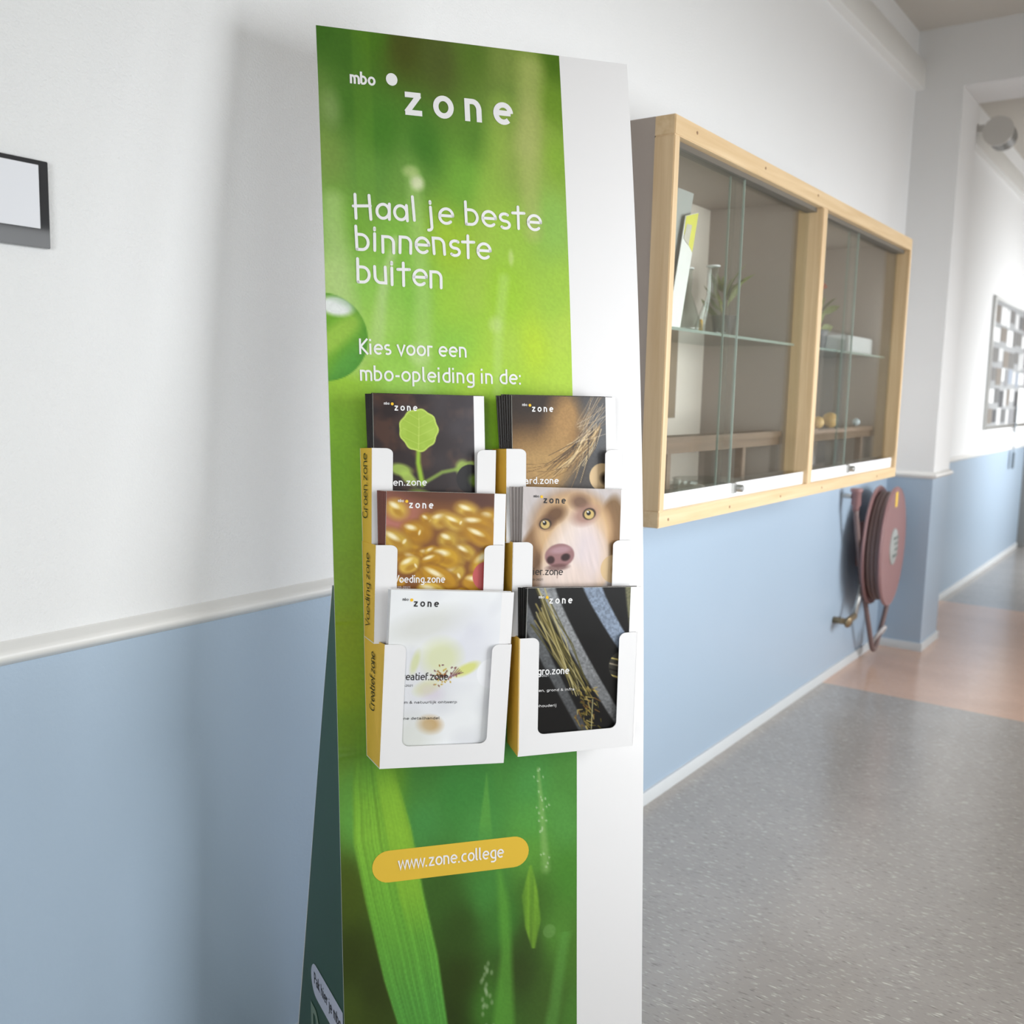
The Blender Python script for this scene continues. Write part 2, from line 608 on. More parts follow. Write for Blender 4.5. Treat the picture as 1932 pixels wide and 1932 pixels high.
def sheet(name, pos, ink, m, parent):
    """pos (ny, nx, 3) world points from the top left; ink (ny, nx, 3) 0..255"""
    ny, nx = pos.shape[:2]
    i = np.arange((ny - 1) * (nx - 1))
    r, c = i // (nx - 1), i % (nx - 1)
    a = r * nx + c
    F = np.stack([a, a + nx, a + nx + 1, a + 1], 1)
    off = np.array(wpos(parent))
    V = (pos.reshape(-1, 3) - off).astype(np.float32)
    me = bpy.data.meshes.new(name)
    me.vertices.add(len(V))
    me.vertices.foreach_set('co', V.ravel())
    me.loops.add(F.size)
    me.loops.foreach_set('vertex_index', F.ravel().astype(np.int32))
    me.polygons.add(len(F))
    me.polygons.foreach_set('loop_start', np.arange(0, F.size, 4, dtype=np.int32))
    me.polygons.foreach_set('use_smooth', np.ones(len(F), dtype=bool))
    me.update(calc_edges=True)
    at = me.attributes.new('ink', 'FLOAT_COLOR', 'POINT')
    lin = srgb_lin(ink.reshape(-1, 3))
    at.data.foreach_set('color', np.concatenate([lin, np.ones((len(lin), 1))], 1).astype(np.float32).ravel())
    me.materials.append(m)
    o = bpy.data.objects.new(name, me)
    C.objects.link(o)
    o.parent = parent
    return o


# ------------------------------------------------------------------ materials of the place
M_white = mat('white_stipple_paint', S(232, 232, 232), 0.85, var=0.015, vscale=3, bump=0.9, bscale=230)
M_blue = mat('blue_satin_paint', S(166, 184, 202), 0.34, var=0.02, vscale=2.5, bump=0.22, bscale=160)
M_rail = mat('white_gloss_paint', S(232, 231, 228), 0.4, var=0.02, vscale=12)
M_base = mat('pale_grey_skirting_paint', S(205, 208, 210), 0.5, var=0.03, vscale=10)
M_ceil = mat('ceiling_paint', S(205, 200, 192), 0.9, var=0.02, vscale=2)
M_beige = mat('beige_wall_paint', S(228, 216, 202), 0.8, var=0.02, vscale=2)
M_floor = floor_mat('grey_linoleum', S(166, 159, 153), S(226, 223, 212), S(126, 120, 116))
M_floor2 = floor_mat('terracotta_linoleum', S(206, 172, 152), S(220, 192, 174), S(190, 156, 138))
M_alu = mat('brushed_aluminium', S(190, 190, 188), 0.35, 0.9, var=0.05, vscale=30)
M_grey = mat('grey_lacquer', S(140, 140, 138), 0.4, var=0.03)
M_paper = mat('white_paper', S(240, 239, 236), 0.7, var=0.01)

# ------------------------------------------------------------------ the setting
COLX, COLX1, COLD = 5.86, 6.25, 0.25
RAIL = 1.0
mb = MB()
mb.add([(BACK_X, 0, 0), (END_X, 0, 0), (END_X, 0, RAIL + 0.01), (BACK_X, 0, RAIL + 0.01), (BACK_X, 0, CEIL_Z), (END_X, 0, CEIL_Z)], [(0, 1, 2, 3), (3, 2, 5, 4)])
mb.add([(BACK_X, 0.12, 0), (END_X, 0.12, 0), (END_X, 0.12, CEIL_Z), (BACK_X, 0.12, CEIL_Z)], [(3, 2, 1, 0)])
o = obj('wall_back', mb.v, mb.f, [M_blue, M_white], None, False, [0, 1, 1])
tag(o, 'long corridor wall, blue below the dado rail and white stipple above', kind='structure')

mb = MB()
p = [(COLX, 0), (COLX, -COLD), (COLX1, -COLD), (COLX1, 0)]
for z0, z1 in ((0, RAIL + 0.01), (RAIL + 0.01, CEIL_Z)):
    k = len(mb.v)
    mb.v += [Vector((x, y, z0)) for x, y in p] + [Vector((x, y, z1)) for x, y in p]
    mb.f += [(k + i, k + i + 1, k + 5 + i, k + 4 + i)[::-1] for i in range(3)]
o = obj('wall_pilaster', mb.v, mb.f, [M_blue, M_white], None, False, [0, 0, 0, 1, 1, 1])
tag(o, 'pilaster standing out of the corridor wall behind the hose reel', kind='structure')


def rail_prof(path, prof, name, m, label):
    """sweep a (out, z) profile along a wall path of (x, y, nx, ny)"""
    mb = MB()
    n = len(prof)
    for x, y, nx, ny in path:
        mb.v += [Vector((x + nx * d, y + ny * d, z)) for d, z in prof]
    for i in range(len(path) - 1):
        for k in range(n - 1):
            mb.f.append((i * n + k, (i + 1) * n + k, (i + 1) * n + k + 1, i * n + k + 1))
    mb.f.append(tuple(range(n)))
    mb.f.append(tuple((len(path) - 1) * n + k for k in reversed(range(n))))
    o = mb.build(name, m)
    soft(o, 50)
    tag(o, label, kind='structure')
    return o


PATH = [(BACK_X, 0, 0, -1), (COLX, 0, -1, -1), (COLX, -COLD, -1, -1), (COLX1, -COLD, 1, -1), (COLX1, 0, 1, -1), (10.74, 0, 0, -1)]
rp = [(0, RAIL)] + [(0.004 + 0.018 * math.sin(math.pi * i / 10), RAIL + 0.001 + 0.036 * i / 10) for i in range(11)] + [(0, RAIL + 0.040)]
rail_prof(PATH, rp, 'trim_1', M_rail, 'rounded white dado rail above the blue wall paint')
rail_prof(PATH, [(0, 0), (0.012, 0), (0.012, 0.043), (0.009, 0.047), (0, 0.047)], 'baseboard_back', M_base, 'low pale skirting board along the blue wall')
DUCT = [(0, 3.14), (0.05, 3.14), (0.05, 3.27), (0.035, 3.285), (0, 3.285)]
rail_prof([(BACK_X, 0, 0, -1), (COLX, 0, 0, -1)], DUCT, 'trim_2', M_rail, 'boxed cable duct below the ceiling before the pilaster')
rail_prof([(COLX1, 0, 0, -1), (END_X, 0, 0, -1)], DUCT, 'trim_5', M_rail, 'boxed cable duct below the ceiling past the pilaster')

mb = MB()
B0, B1 = 4.87, 7.46
xs = [BACK_X, B0, B1, END_X]
mb.v = [Vector((x, y, 0)) for x in xs for y in (HALL_Y, 0.0)]
mb.f = [(0, 2, 3, 1), (2, 4, 5, 3), (4, 6, 7, 5)]
o = obj('floor', mb.v, mb.f, [M_floor, M_floor2], None, False, [0, 1, 0])
tag(o, 'polished grey flecked linoleum floor with a terracotta band', kind='structure')
o = struct('ceiling', MB().box(BACK_X, END_X, HALL_Y, 0.0, CEIL_Z, CEIL_Z + 0.1), M_ceil, 'plain off white corridor ceiling')
o = struct('trim_3', MB().box(COLX, COLX1, HALL_Y, -COLD, 3.13, CEIL_Z), M_white, 'shallow ceiling beam running out from the pilaster')
struct('wall_left', MB().box(BACK_X - 0.1, BACK_X, HALL_Y, 0.0, 0, CEIL_Z), M_beige, 'near end wall of the corridor')
# opposite wall with window openings
mb = MB()
mb.box(BACK_X, END_X, HALL_Y - 0.15, HALL_Y, 0, WZ0).box(BACK_X, END_X, HALL_Y - 0.15, HALL_Y, WZ1, CEIL_Z)
edge = [BACK_X] + [v for w in WIN for v in w] + [END_X]
for i in range(0, len(edge), 2):
    mb.box(edge[i], edge[i + 1], HALL_Y - 0.15, HALL_Y, WZ0, WZ1)
struct('wall_front', mb, M_beige, 'opposite corridor wall with the row of windows')
mb = MB()
mb.box(END_X, END_X + 0.1, HALL_Y, -2.25, 0, CEIL_Z).box(END_X, END_X + 0.1, -0.75, 0.0, 0, CEIL_Z).box(END_X, END_X + 0.1, -2.25, -0.75, 2.5, CEIL_Z).box(END_X, END_X + 0.1, -2.25, -0.75, 0, 2.2)
struct('wall_right', mb, M_beige, 'far end wall of the corridor')
struct('trim_4', MB().box(END_X - 0.25, END_X, HALL_Y, -1.2, 2.85, 3.05), M_rail, 'white bulkhead across the far end of the corridor')
M_glass = glass_mat('window_glass', (0.96, 0.98, 0.98, 1), 1.45)
for i, (a, b) in enumerate(WIN):
    fr = MB()
    y0, y1 = HALL_Y - 0.10, HALL_Y - 0.04
    fr.box(a, b, y0, y1, WZ0, WZ0 + 0.06).box(a, b, y0, y1, WZ1 - 0.06, WZ1).box(a, a + 0.06, y0, y1, WZ0 + 0.06, WZ1 - 0.06).box(b - 0.06, b, y0, y1, WZ0 + 0.06, WZ1 - 0.06).box((a + b) / 2 - 0.03, (a + b) / 2 + 0.03, y0, y1, WZ0 + 0.06, WZ1 - 0.06)
    w = struct('window_%d' % (i + 1), fr, M_rail, 'white framed window in the opposite wall')
    for x0, x1 in ((a + 0.06, (a + b) / 2 - 0.03), ((a + b) / 2 + 0.03, b - 0.06)):
        MB().box(x0, x1, HALL_Y - 0.075, HALL_Y - 0.069, WZ0 + 0.06, WZ1 - 0.06).build('pane', M_glass, w)
# far door in the corridor wall
d = struct('door_1', MB().box(10.76, 10.84, -0.07, 0.0, 0, 2.2).box(11.74, 11.82, -0.07, 0.0, 0, 2.2).box(10.84, 11.74, -0.07, 0.0, 2.12, 2.2), M_grey, 'grey door frame at the end of the blue wall')
MB().box(10.84, 11.74, -0.03, -0.002, 0.01, 2.12).build('door_leaf', mat('door_blue_grey', S(176, 186, 198), 0.4, var=0.02), d)
MB().tube([(10.93, -0.03, 1.05), (10.93, -0.08, 1.05), (11.06, -0.08, 1.05)], 0.01, 8).build('door_handle', M_alu, d)

# ------------------------------------------------------------------ counter along the windows (seen in the cabinet glass)
t = thing('wall_counter', (9.1, -2.32, 0.0), 'long dark wooden counter on legs along the window wall', 'counter')
M_ctop = wood('counter_wood', S(120, 96, 78), S(140, 114, 94), 0)
MB().bbox(6.2, 12.1, -2.44, -2.18, 1.04, 1.11, 0.004).build('counter_top', M_ctop, t)
for x in (6.6, 7.95, 9.3, 10.65, 11.96):
    MB().bbox(x - 0.035, x + 0.035, -2.25, -2.19, 0.0, 1.04, 0.003).build('leg', M_grey, t)

# ------------------------------------------------------------------ display stand
ANG = math.radians(37.6)
DU = np.array([math.cos(ANG), -math.sin(ANG), 0.0])
NB = np.array([math.sin(ANG), math.cos(ANG), 0.0])
PC = [-0.00604833, 0.045786, -0.05747514, 0.06781246, 0.45147619]


def loc(u, n, z):
    """u along the front from its left edge, n outwards from its curved face, z up"""
    B = PC[0] * z ** 4 + PC[1] * z ** 3 + PC[2] * z ** 2 + PC[3] * z + PC[4]
    u0 = 1.1455 - 0.0180 * z
    if isinstance(z, np.ndarray):
        return (u0 + u)[..., None] * DU + (B - n)[..., None] * NB + np.stack([0 * z, 0 * z, z], -1)
    return Vector((u0 + u) * DU + (B - n) * NB + np.array([0, 0, z]))


SW, SH, GW = 0.60, 2.093, 0.459
stand = thing('display_stand', loc(0.3, -0.1, 0).to_tuple()[:2] + (0.0,), 'tall leaning cardboard display stand printed with green grass and a white strip', 'display stand')
M_card = mat('white_cardboard', S(234, 232, 232), 0.45, var=0.008, vscale=5)
M_cardedge = mat('pale_green_card_edge', S(205, 222, 205), 0.6, var=0.02)
M_print = print_mat('printed_grass_artwork', 0.45, 0.0, 0.3)
M_ink = mat('white_ink', S(240, 238, 238), 0.4)

# front panel: curved sheet of board, 4 mm thick
N = 60
V, F = [], []
for i in range(N + 1):
    z = SH * i / N
    V += [loc(0, 0, z), loc(SW, 0, z), loc(SW, -0.004, z), loc(0, -0.004, z)]
for i in range(N):
    k = 4 * i
    for j in range(4):
        F.append((k + j, k + (j + 1) % 4, k + 4 + (j + 1) % 4, k + 4 + j))
F += [(3, 2, 1, 0), (4 * N, 4 * N + 1, 4 * N + 2, 4 * N + 3)]
front = obj('front_panel', V, F, M_card, stand)
soft(front, 30)
front['label'] = 'white cardboard front panel'

# printed artwork
ART = '0.004 2.081 64 110 30;0.049 2.048 70 115 35;0.099 2.093 80 125 30;0.156 2.071 78 84 28;0.224 2.060 86 98 42;0.296 2.078 92 122 42;0.347 2.074 130 150 70;0.399 2.060 145 165 75;0.453 2.077 75 112 22;0.017 1.949 118 148 72;0.045 1.952 70 120 35;0.110 1.911 75 130 40;0.187 1.889 70 125 40;0.288 1.918 95 140 50;0.353 1.985 110 140 60;0.394 1.959 165 175 95;0.449 1.995 112 150 42;0.014 1.855 130 160 75;0.089 1.842 105 155 65;0.161 1.839 118 162 72;0.265 1.848 125 180 65;0.368 1.866 150 175 80;0.391 1.908 178 188 108;0.443 1.893 140 180 60;0.004 1.714 150 190 100;0.047 1.735 120 175 60;0.132 1.722 140 195 75;0.230 1.728 170 205 60;0.332 1.735 165 205 75;0.427 1.771 150 195 90;0.006 1.639 185 215 130;0.081 1.643 150 205 90;0.158 1.638 140 200 75;0.227 1.622 165 210 70;0.328 1.627 165 210 60;0.433 1.632 165 205 75;0.098 1.559 170 215 100;0.135 1.532 150 205 75;0.224 1.535 150 205 75;0.325 1.539 180 215 80;0.387 1.541 192 222 60;0.441 1.573 185 215 80;0.438 1.473 185 220 75;0.272 1.469 180 220 70;0.028 1.449 160 205 60;0.133 1.466 165 215 90;0.017 1.388 140 196 48;0.014 1.295 128 182 44;0.012 1.201 128 172 44;0.009 1.106 128 165 44;0.007 1.011 134 160 28;0.005 0.915 130 160 30;0.007 0.817 112 150 38;0.296 1.402 150 205 50;0.295 1.362 150 205 50;0.165 1.198 120 175 50;0.262 0.998 100 155 52;0.421 1.193 120 175 50;0.006 0.768 104 146 48;0.019 0.717 95 150 60;0.038 0.666 100 165 70;0.058 0.714 90 158 60;0.097 0.730 100 150 40;0.157 0.724 70 130 55;0.207 0.699 66 136 60;0.258 0.714 66 136 60;0.311 0.730 75 140 60;0.363 0.704 80 150 70;0.439 0.708 80 140 60;0.156 0.643 75 145 70;0.258 0.632 80 150 70;0.363 0.620 90 160 70;0.428 0.613 90 155 70;0.363 0.557 100 160 60;0.439 0.515 80 140 50;0.006 0.539 72 88 22;0.008 0.416 52 64 16;0.011 0.313 66 82 26;0.051 0.348 52 64 20;0.184 0.516 62 98 36;0.225 0.437 56 82 30;0.223 0.331 50 66 22;0.212 0.258 46 62 20;0.277 0.504 75 140 60;0.319 0.424 70 130 50;0.275 0.269 72 125 44;0.362 0.385 60 82 35;0.373 0.470 70 110 40;0.417 0.410 90 145 55;0.450 0.351 80 125 45;0.405 0.270 70 100 40;0.450 0.240 80 130 50;0.346 0.334 55 72 30'
ctrl = np.array([[float(t) for t in s.split()] for s in ART.split(';')])
nx, ny = 200, 840
zz, uu = np.meshgrid(np.linspace(SH - 0.0005, 0.002, ny), np.linspace(0.0003, GW, nx), indexing='ij')
num = np.zeros((ny, nx, 3))
den = np.zeros((ny, nx))
wob_u = uu + 0.014 * (vnoise(uu, zz, 14, 5, 5) - 0.5)
wob_z = zz + 0.030 * (vnoise(uu, zz, 12, 5, 9) - 0.5)
for cu_, cz_, r, g, b in ctrl:
    w = 1.0 / (((wob_u - cu_) / 1.0) ** 2 + ((wob_z - cz_) / 1.5) ** 2 + 0.0006) ** 1.8
    num += w[..., None] * np.array([r, g, b])
    den += w
art = num / den[..., None]


def between(u, z, left, right, s=0.006):
    lz = np.array([p[1] for p in left][::-1])
    lu = np.array([p[0] for p in left][::-1])
    rz = np.array([p[1] for p in right][::-1])
    ru = np.array([p[0] for p in right][::-1])
    l, r = np.interp(z, lz, lu), np.interp(z, rz, ru)
    m = np.clip((u - l) / s + 0.5, 0, 1) * np.clip((r - u) / s + 0.5, 0, 1)
    return m, (u - l) / np.maximum(r - l, 1e-4)


# out of focus light and stems in the upper half
for p, w0, w1, c, a in (([(0.40, 2.06), (0.385, 1.9), (0.39, 1.75)], 0.03, 0.02, (190, 196, 120), 0.5),
                        ([(0.34, 1.98), (0.30, 1.8), (0.27, 1.62)], 0.03, 0.03, (175, 205, 85), 0.45),
                        ([(0.165, 1.84), (0.175, 1.62), (0.17, 1.46)], 0.016, 0.022, (185, 220, 130), 0.5),
                        ([(0.128, 1.72), (0.10, 1.62), (0.085, 1.52)], 0.008, 0.016, (195, 222, 150), 0.6),
                        ([(0.02, 1.78), (0.03, 1.62), (0.05, 1.50)], 0.022, 0.03, (190, 218, 140), 0.55),
                        ([(0.33, 1.66), (0.315, 1.55), (0.31, 1.45)], 0.012, 0.010, (190, 225, 120), 0.55)):
    art = blend(art, seg(uu, zz, p, w0, w1) * a, c)
art = blend(art, blob(uu, zz, 0.172, 1.825, 0.012, 0.013, 0, 0.9) * 0.9, (228, 234, 190))
art = blend(art, blob(uu, zz, 0.160, 1.845, 0.014, 0.010, 0, 0.9) * 0.5, (205, 218, 150))
art = blend(art, blob(uu, zz, 0.022, 1.945, 0.016, 0.03, 0, 1.2) * 0.4, (165, 185, 125))
art = blend(art, blob(uu, zz, 0.165, 1.515, 0.02, 0.018, 0, 0.8) * 0.5, (205, 230, 160))
art = blend(art, blob(uu, zz, 0.345, 1.70, 0.005, 0.014, 0, 0.8) * 0.6, (210, 228, 150))
art = blend(art, blob(uu, zz, 0.31, 1.575, 0.012, 0.014, 0, 0.9) * 0.5, (205, 228, 150))
# blades in the lower half
bl, t = between(uu, zz, [(0.030, 0.80), (0.025, 0.737), (0.024, 0.627), (0.044, 0.513), (0.076, 0.354), (0.100, 0.265), (0.15, 0.0)], [(0.092, 0.80), (0.103, 0.759), (0.131, 0.646), (0.154, 0.509), (0.178, 0.391), (0.196, 0.248), (0.225, 0.0)], 0.005)
streak = vnoise(t, zz, 46, 3, 3, 2)
bc = np.stack([np.interp(zz, [0.0, 0.3, 0.5, 0.64, 0.74, 0.8], v) for v in ((80, 92, 112, 128, 112, 100), (150, 162, 175, 182, 164, 150), (58, 66, 58, 58, 50, 42))], -1)
bc = bc * (0.86 + 0.28 * streak[..., None])
fade = np.interp(zz, [0, 0.7, 0.78, 0.86], [1, 1, 0.5, 0])
art = art * (1 - (bl * fade)[..., None]) + bc * (bl * fade)[..., None]
b2, t2 = between(uu, zz, [(0.062, 0.78), (0.073, 0.712), (0.09, 0.609), (0.108, 0.505), (0.125, 0.43)], [(0.096, 0.78), (0.109, 0.72), (0.130, 0.63), (0.152, 0.50), (0.166, 0.43)], 0.006)
b2 = b2 * (zz > 0.43) * np.interp(zz, [0.43, 0.52, 0.72, 0.78], [0, 1, 1, 0.2])
art = blend(art, b2 * 0.6, (146, 194, 56))
b3, _ = between(uu, zz, [(0.277, 0.735), (0.262, 0.631), (0.256, 0.58)], [(0.278, 0.735), (0.286, 0.629), (0.290, 0.58)], 0.003)
art = blend(art, b3 * (zz > 0.58) * (zz < 0.735) * np.interp(zz, [0.58, 0.64], [0, 1]) * 0.75, (98, 165, 70))
b4, t4 = between(uu, zz, [(0.296, 0.56), (0.298, 0.48), (0.303, 0.372), (0.286, 0.233), (0.26, 0.0)], [(0.300, 0.56), (0.320, 0.47), (0.324, 0.391), (0.329, 0.226), (0.33, 0.0)], 0.012)
art = blend(art, b4 * (zz < 0.56) * 0.75, (98, 164, 60))
b5, t5 = between(uu, zz, [(0.362, 0.545), (0.346, 0.484), (0.352, 0.42), (0.366, 0.374)], [(0.366, 0.545), (0.378, 0.49), (0.384, 0.43), (0.372, 0.374)], 0.004)
art = blend(art, b5 * (zz < 0.545) * (zz > 0.374) * 0.8 * (0.6 + 0.6 * vnoise(uu, zz, 220, 8, 8)), (128, 178, 56))
b6, _ = between(uu, zz, [(0.425, 0.40), (0.40, 0.25), (0.365, 0.1)], [(0.445, 0.40), (0.425, 0.25), (0.40, 0.1)], 0.012)
art = blend(art, b6 * (zz < 0.40) * (zz > 0.1) * 0.6, (100, 160, 70))
art = blend(art, seg(uu, zz, [(0.380, 0.735), (0.387, 0.65), (0.395, 0.532)], 0.003, 0.010) * 0.55, (150, 190, 110))
rs = np.random.RandomState(4)
for k in range(26):
    z0 = rs.uniform(0.52, 0.74)
    u0 = np.interp(z0, [0.53, 0.65, 0.735], [0.395, 0.387, 0.380]) + rs.normal(0, 0.006)
    art = blend(art, blob(uu, zz, u0, z0, 0.0016, 0.0022, 0, 0.8) * 0.7, (205, 225, 185))
for k in range(22):
    art = blend(art, blob(uu, zz, 0.272 + rs.normal(0, 0.006), rs.uniform(0.22, 0.36), 0.003, 0.005, 0, 0.9) * 0.5, (170, 190, 150))
art = blend(art, blob(uu, zz, 0.402, 0.405, 0.013, 0.014, 0, 0.15) * 0.35, (140, 180, 110))
# drop of dew (round magnifier) at the left edge
R = 0.0775
dist = np.hypot(uu - (-0.005), zz - 1.541)
ins = np.clip((R - dist) / 0.0022 + 0.5, 0, 1)
dc = np.zeros((ny, nx, 3)) + np.array((118, 176, 48))
dc = blend(dc, np.clip((uu * 0.9 - (zz - 1.541) * 0.2) / 0.05, 0, 1) * 0.5, (96, 160, 62))
dc = blend(dc, blob(uu, zz, 0.012, 1.54, 0.075, 0.018, 0.7, 0.9) * 0.8, (168, 206, 80))
dc = blend(dc, blob(uu, zz, 0.03, 1.485, 0.05, 0.02, 0.9, 0.9) * 0.5, (80, 158, 70))
dc = blend(dc, blob(uu, zz, 0.019, 1.596, 0.03, 0.017, -0.1, 0.5), (238, 242, 238))
dc = blend(dc, np.clip((dist - R * 0.8) / (R * 0.2), 0, 1) * 0.35, (60, 130, 40))
art = art * (1 - ins[..., None]) + dc * ins[..., None]
art = art * (0.92 + 0.06 * vnoise(uu, zz, 300, 300, 2)[..., None])
edge_ = np.clip(0.055 - uu, 0, 0.055) / 0.055
crease = 0.0012 * np.exp(-((zz - 1.037) / 0.004) ** 2) * edge_ + 0.0014 * (np.exp(-((zz - 0.789 - 0.1 * uu) / 0.004) ** 2) + 0.7 * np.exp(-((zz - 0.803 + 0.1 * uu) / 0.004) ** 2)) * edge_
sheet('printed_artwork', loc(uu, 0.0004 + crease, zz), art, M_print, front)['label'] = 'printed picture of blurred green grass and a dew drop'

onp = lambda x, y: loc(x, 0.0012, y)
lettering('logo_prefix_lettering', [text_shape('mbo', 0.056, 0.103, 1.994, 0.0165, 0.12)], onp, M_ink, front)
lettering('logo_dot', [disc(0.1325, 2.0095, 0.0105, 0.0115)], onp, M_ink, front)
lettering('logo_lettering', [text_shape('zone', 0.153, 0.361, 1.9475, 0.0425, 0.118, 0.44)], onp, M_ink, front)
for words, xe, zb in (('Haal je beste', 0.408, 1.7545), ('binnenste', 0.307, 1.6965), ('buiten', 0.214, 1.6375)):
    lettering('headline_lettering', [text_shape(words, 0.055, xe, zb, 0.030, 0.055, 0.12, True, 0.075, 0.088)], onp, M_ink, front)
for words, xe, zb in (('Kies voor een', 0.255, 1.5125), ('mbo-opleiding in de:', 0.359, 1.4655)):
    lettering('subheading_lettering', [text_shape(words, 0.0555, xe, zb, 0.0195, 0.09, 0.06)], onp, M_ink, front)
# web address badge
M_yel = mat('warm_yellow_ink', S(226, 186, 62), 0.4, var=0.01)
hz = 0.0305
pl = arc(0.0574 + hz, 0.5745, hz, hz, 90, 270) + arc(0.3600 - hz, 0.5745, hz, hz, -90, 90)
badge = lettering('web_badge', [(pl, [tuple(range(len(pl)))])], lambda x, y: loc(x, 0.0010, y), M_yel, front)
badge['label'] = 'rounded yellow badge with the web address'
lettering('badge_lettering', [text_shape('www.zone.college', 0.106, 0.310, 0.5665, 0.0175, 0.085, 0.05)], lambda x, y: loc(x, 0.0018, y), M_ink, badge)

# wedge shaped side walls
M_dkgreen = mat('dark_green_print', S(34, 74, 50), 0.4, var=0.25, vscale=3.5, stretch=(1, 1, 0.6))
DS = np.array([0.432, 0.902, 0.0])


def sd(z):
    return max(0.004, 0.302 * (1.137 - z))


def sideloc(s, z, out=0.0):
    p = np.array(loc(0, -0.001, z)) + s * DS + out * np.array([-0.902, 0.432, 0])
    return Vector(p)


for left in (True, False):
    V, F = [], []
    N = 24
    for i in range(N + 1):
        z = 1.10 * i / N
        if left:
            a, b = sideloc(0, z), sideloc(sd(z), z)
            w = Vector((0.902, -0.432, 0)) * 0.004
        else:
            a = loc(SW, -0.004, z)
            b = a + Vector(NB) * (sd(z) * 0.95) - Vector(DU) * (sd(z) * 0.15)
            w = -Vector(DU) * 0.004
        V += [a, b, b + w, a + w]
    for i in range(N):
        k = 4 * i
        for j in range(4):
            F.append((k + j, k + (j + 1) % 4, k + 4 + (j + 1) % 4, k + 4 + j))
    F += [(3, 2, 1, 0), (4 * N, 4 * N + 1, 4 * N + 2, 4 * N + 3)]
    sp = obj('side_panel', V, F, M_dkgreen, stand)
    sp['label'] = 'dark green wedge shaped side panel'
    if left:
        pl = arc(0.170, 0.265, 0.034, 0.035, -90, 90) + [(0.004, 0.300), (0.004, 0.230)]
        sb = lettering('side_badge', [(pl, [tuple(range(len(pl)))])], lambda s, z: sideloc(s, z, 0.0008), mat('shaded_white_ink', S(196, 198, 212), 0.5), sp)  # white badge, its shade put into the colour as lilac grey
        lettering('side_lettering', [text_shape('Pak hier je mbo-', -0.183, -0.006, 0.2575, 0.017, 0.09, 0.05)], lambda x, z: sideloc(-x, z, 0.0014), mat('black_ink', S(28, 28, 32), 0.45), sb)
        lettering('side_letters', [text_shape('Bro', -0.212, -0.06, 0.075, 0.09, 0.09, 0.05)], lambda x, z: sideloc(-x, z, 0.0010), mat('pale_green_ink', S(120, 140, 120), 0.5), sp)
# folded back sheet that closes the foot of the stand
V = []
for z in (0.0, 1.10):
    a = sideloc(sd(z), z)
    b = loc(SW, -0.004, z) + Vector(NB) * (sd(z) * 0.95) - Vector(DU) * (sd(z) * 0.15)
    V += [a, b]
MB().slab([V[0], V[1], V[3], V[2]], Vector(NB) * -0.003).build('back_panel', M_card, stand)

# ------------------------------------------------------------------ brochure pockets on the stand
M_ochre = mat('ochre_card', S(238, 192, 76), 0.5, var=0.02)
M_black = mat('black_ink', S(28, 28, 32), 0.45)


def lerp4(c, a, b):
    """c = TL, TR, BL, BR of (u, n, z); a to the right, b down"""
    t = [c[0][i] * (1 - a) + c[1][i] * a for i in range(3)]
    l = [c[2][i] * (1 - a) + c[3][i] * a for i in range(3)]
    return [t[i] * (1 - b) + l[i] * b for i in range(3)]


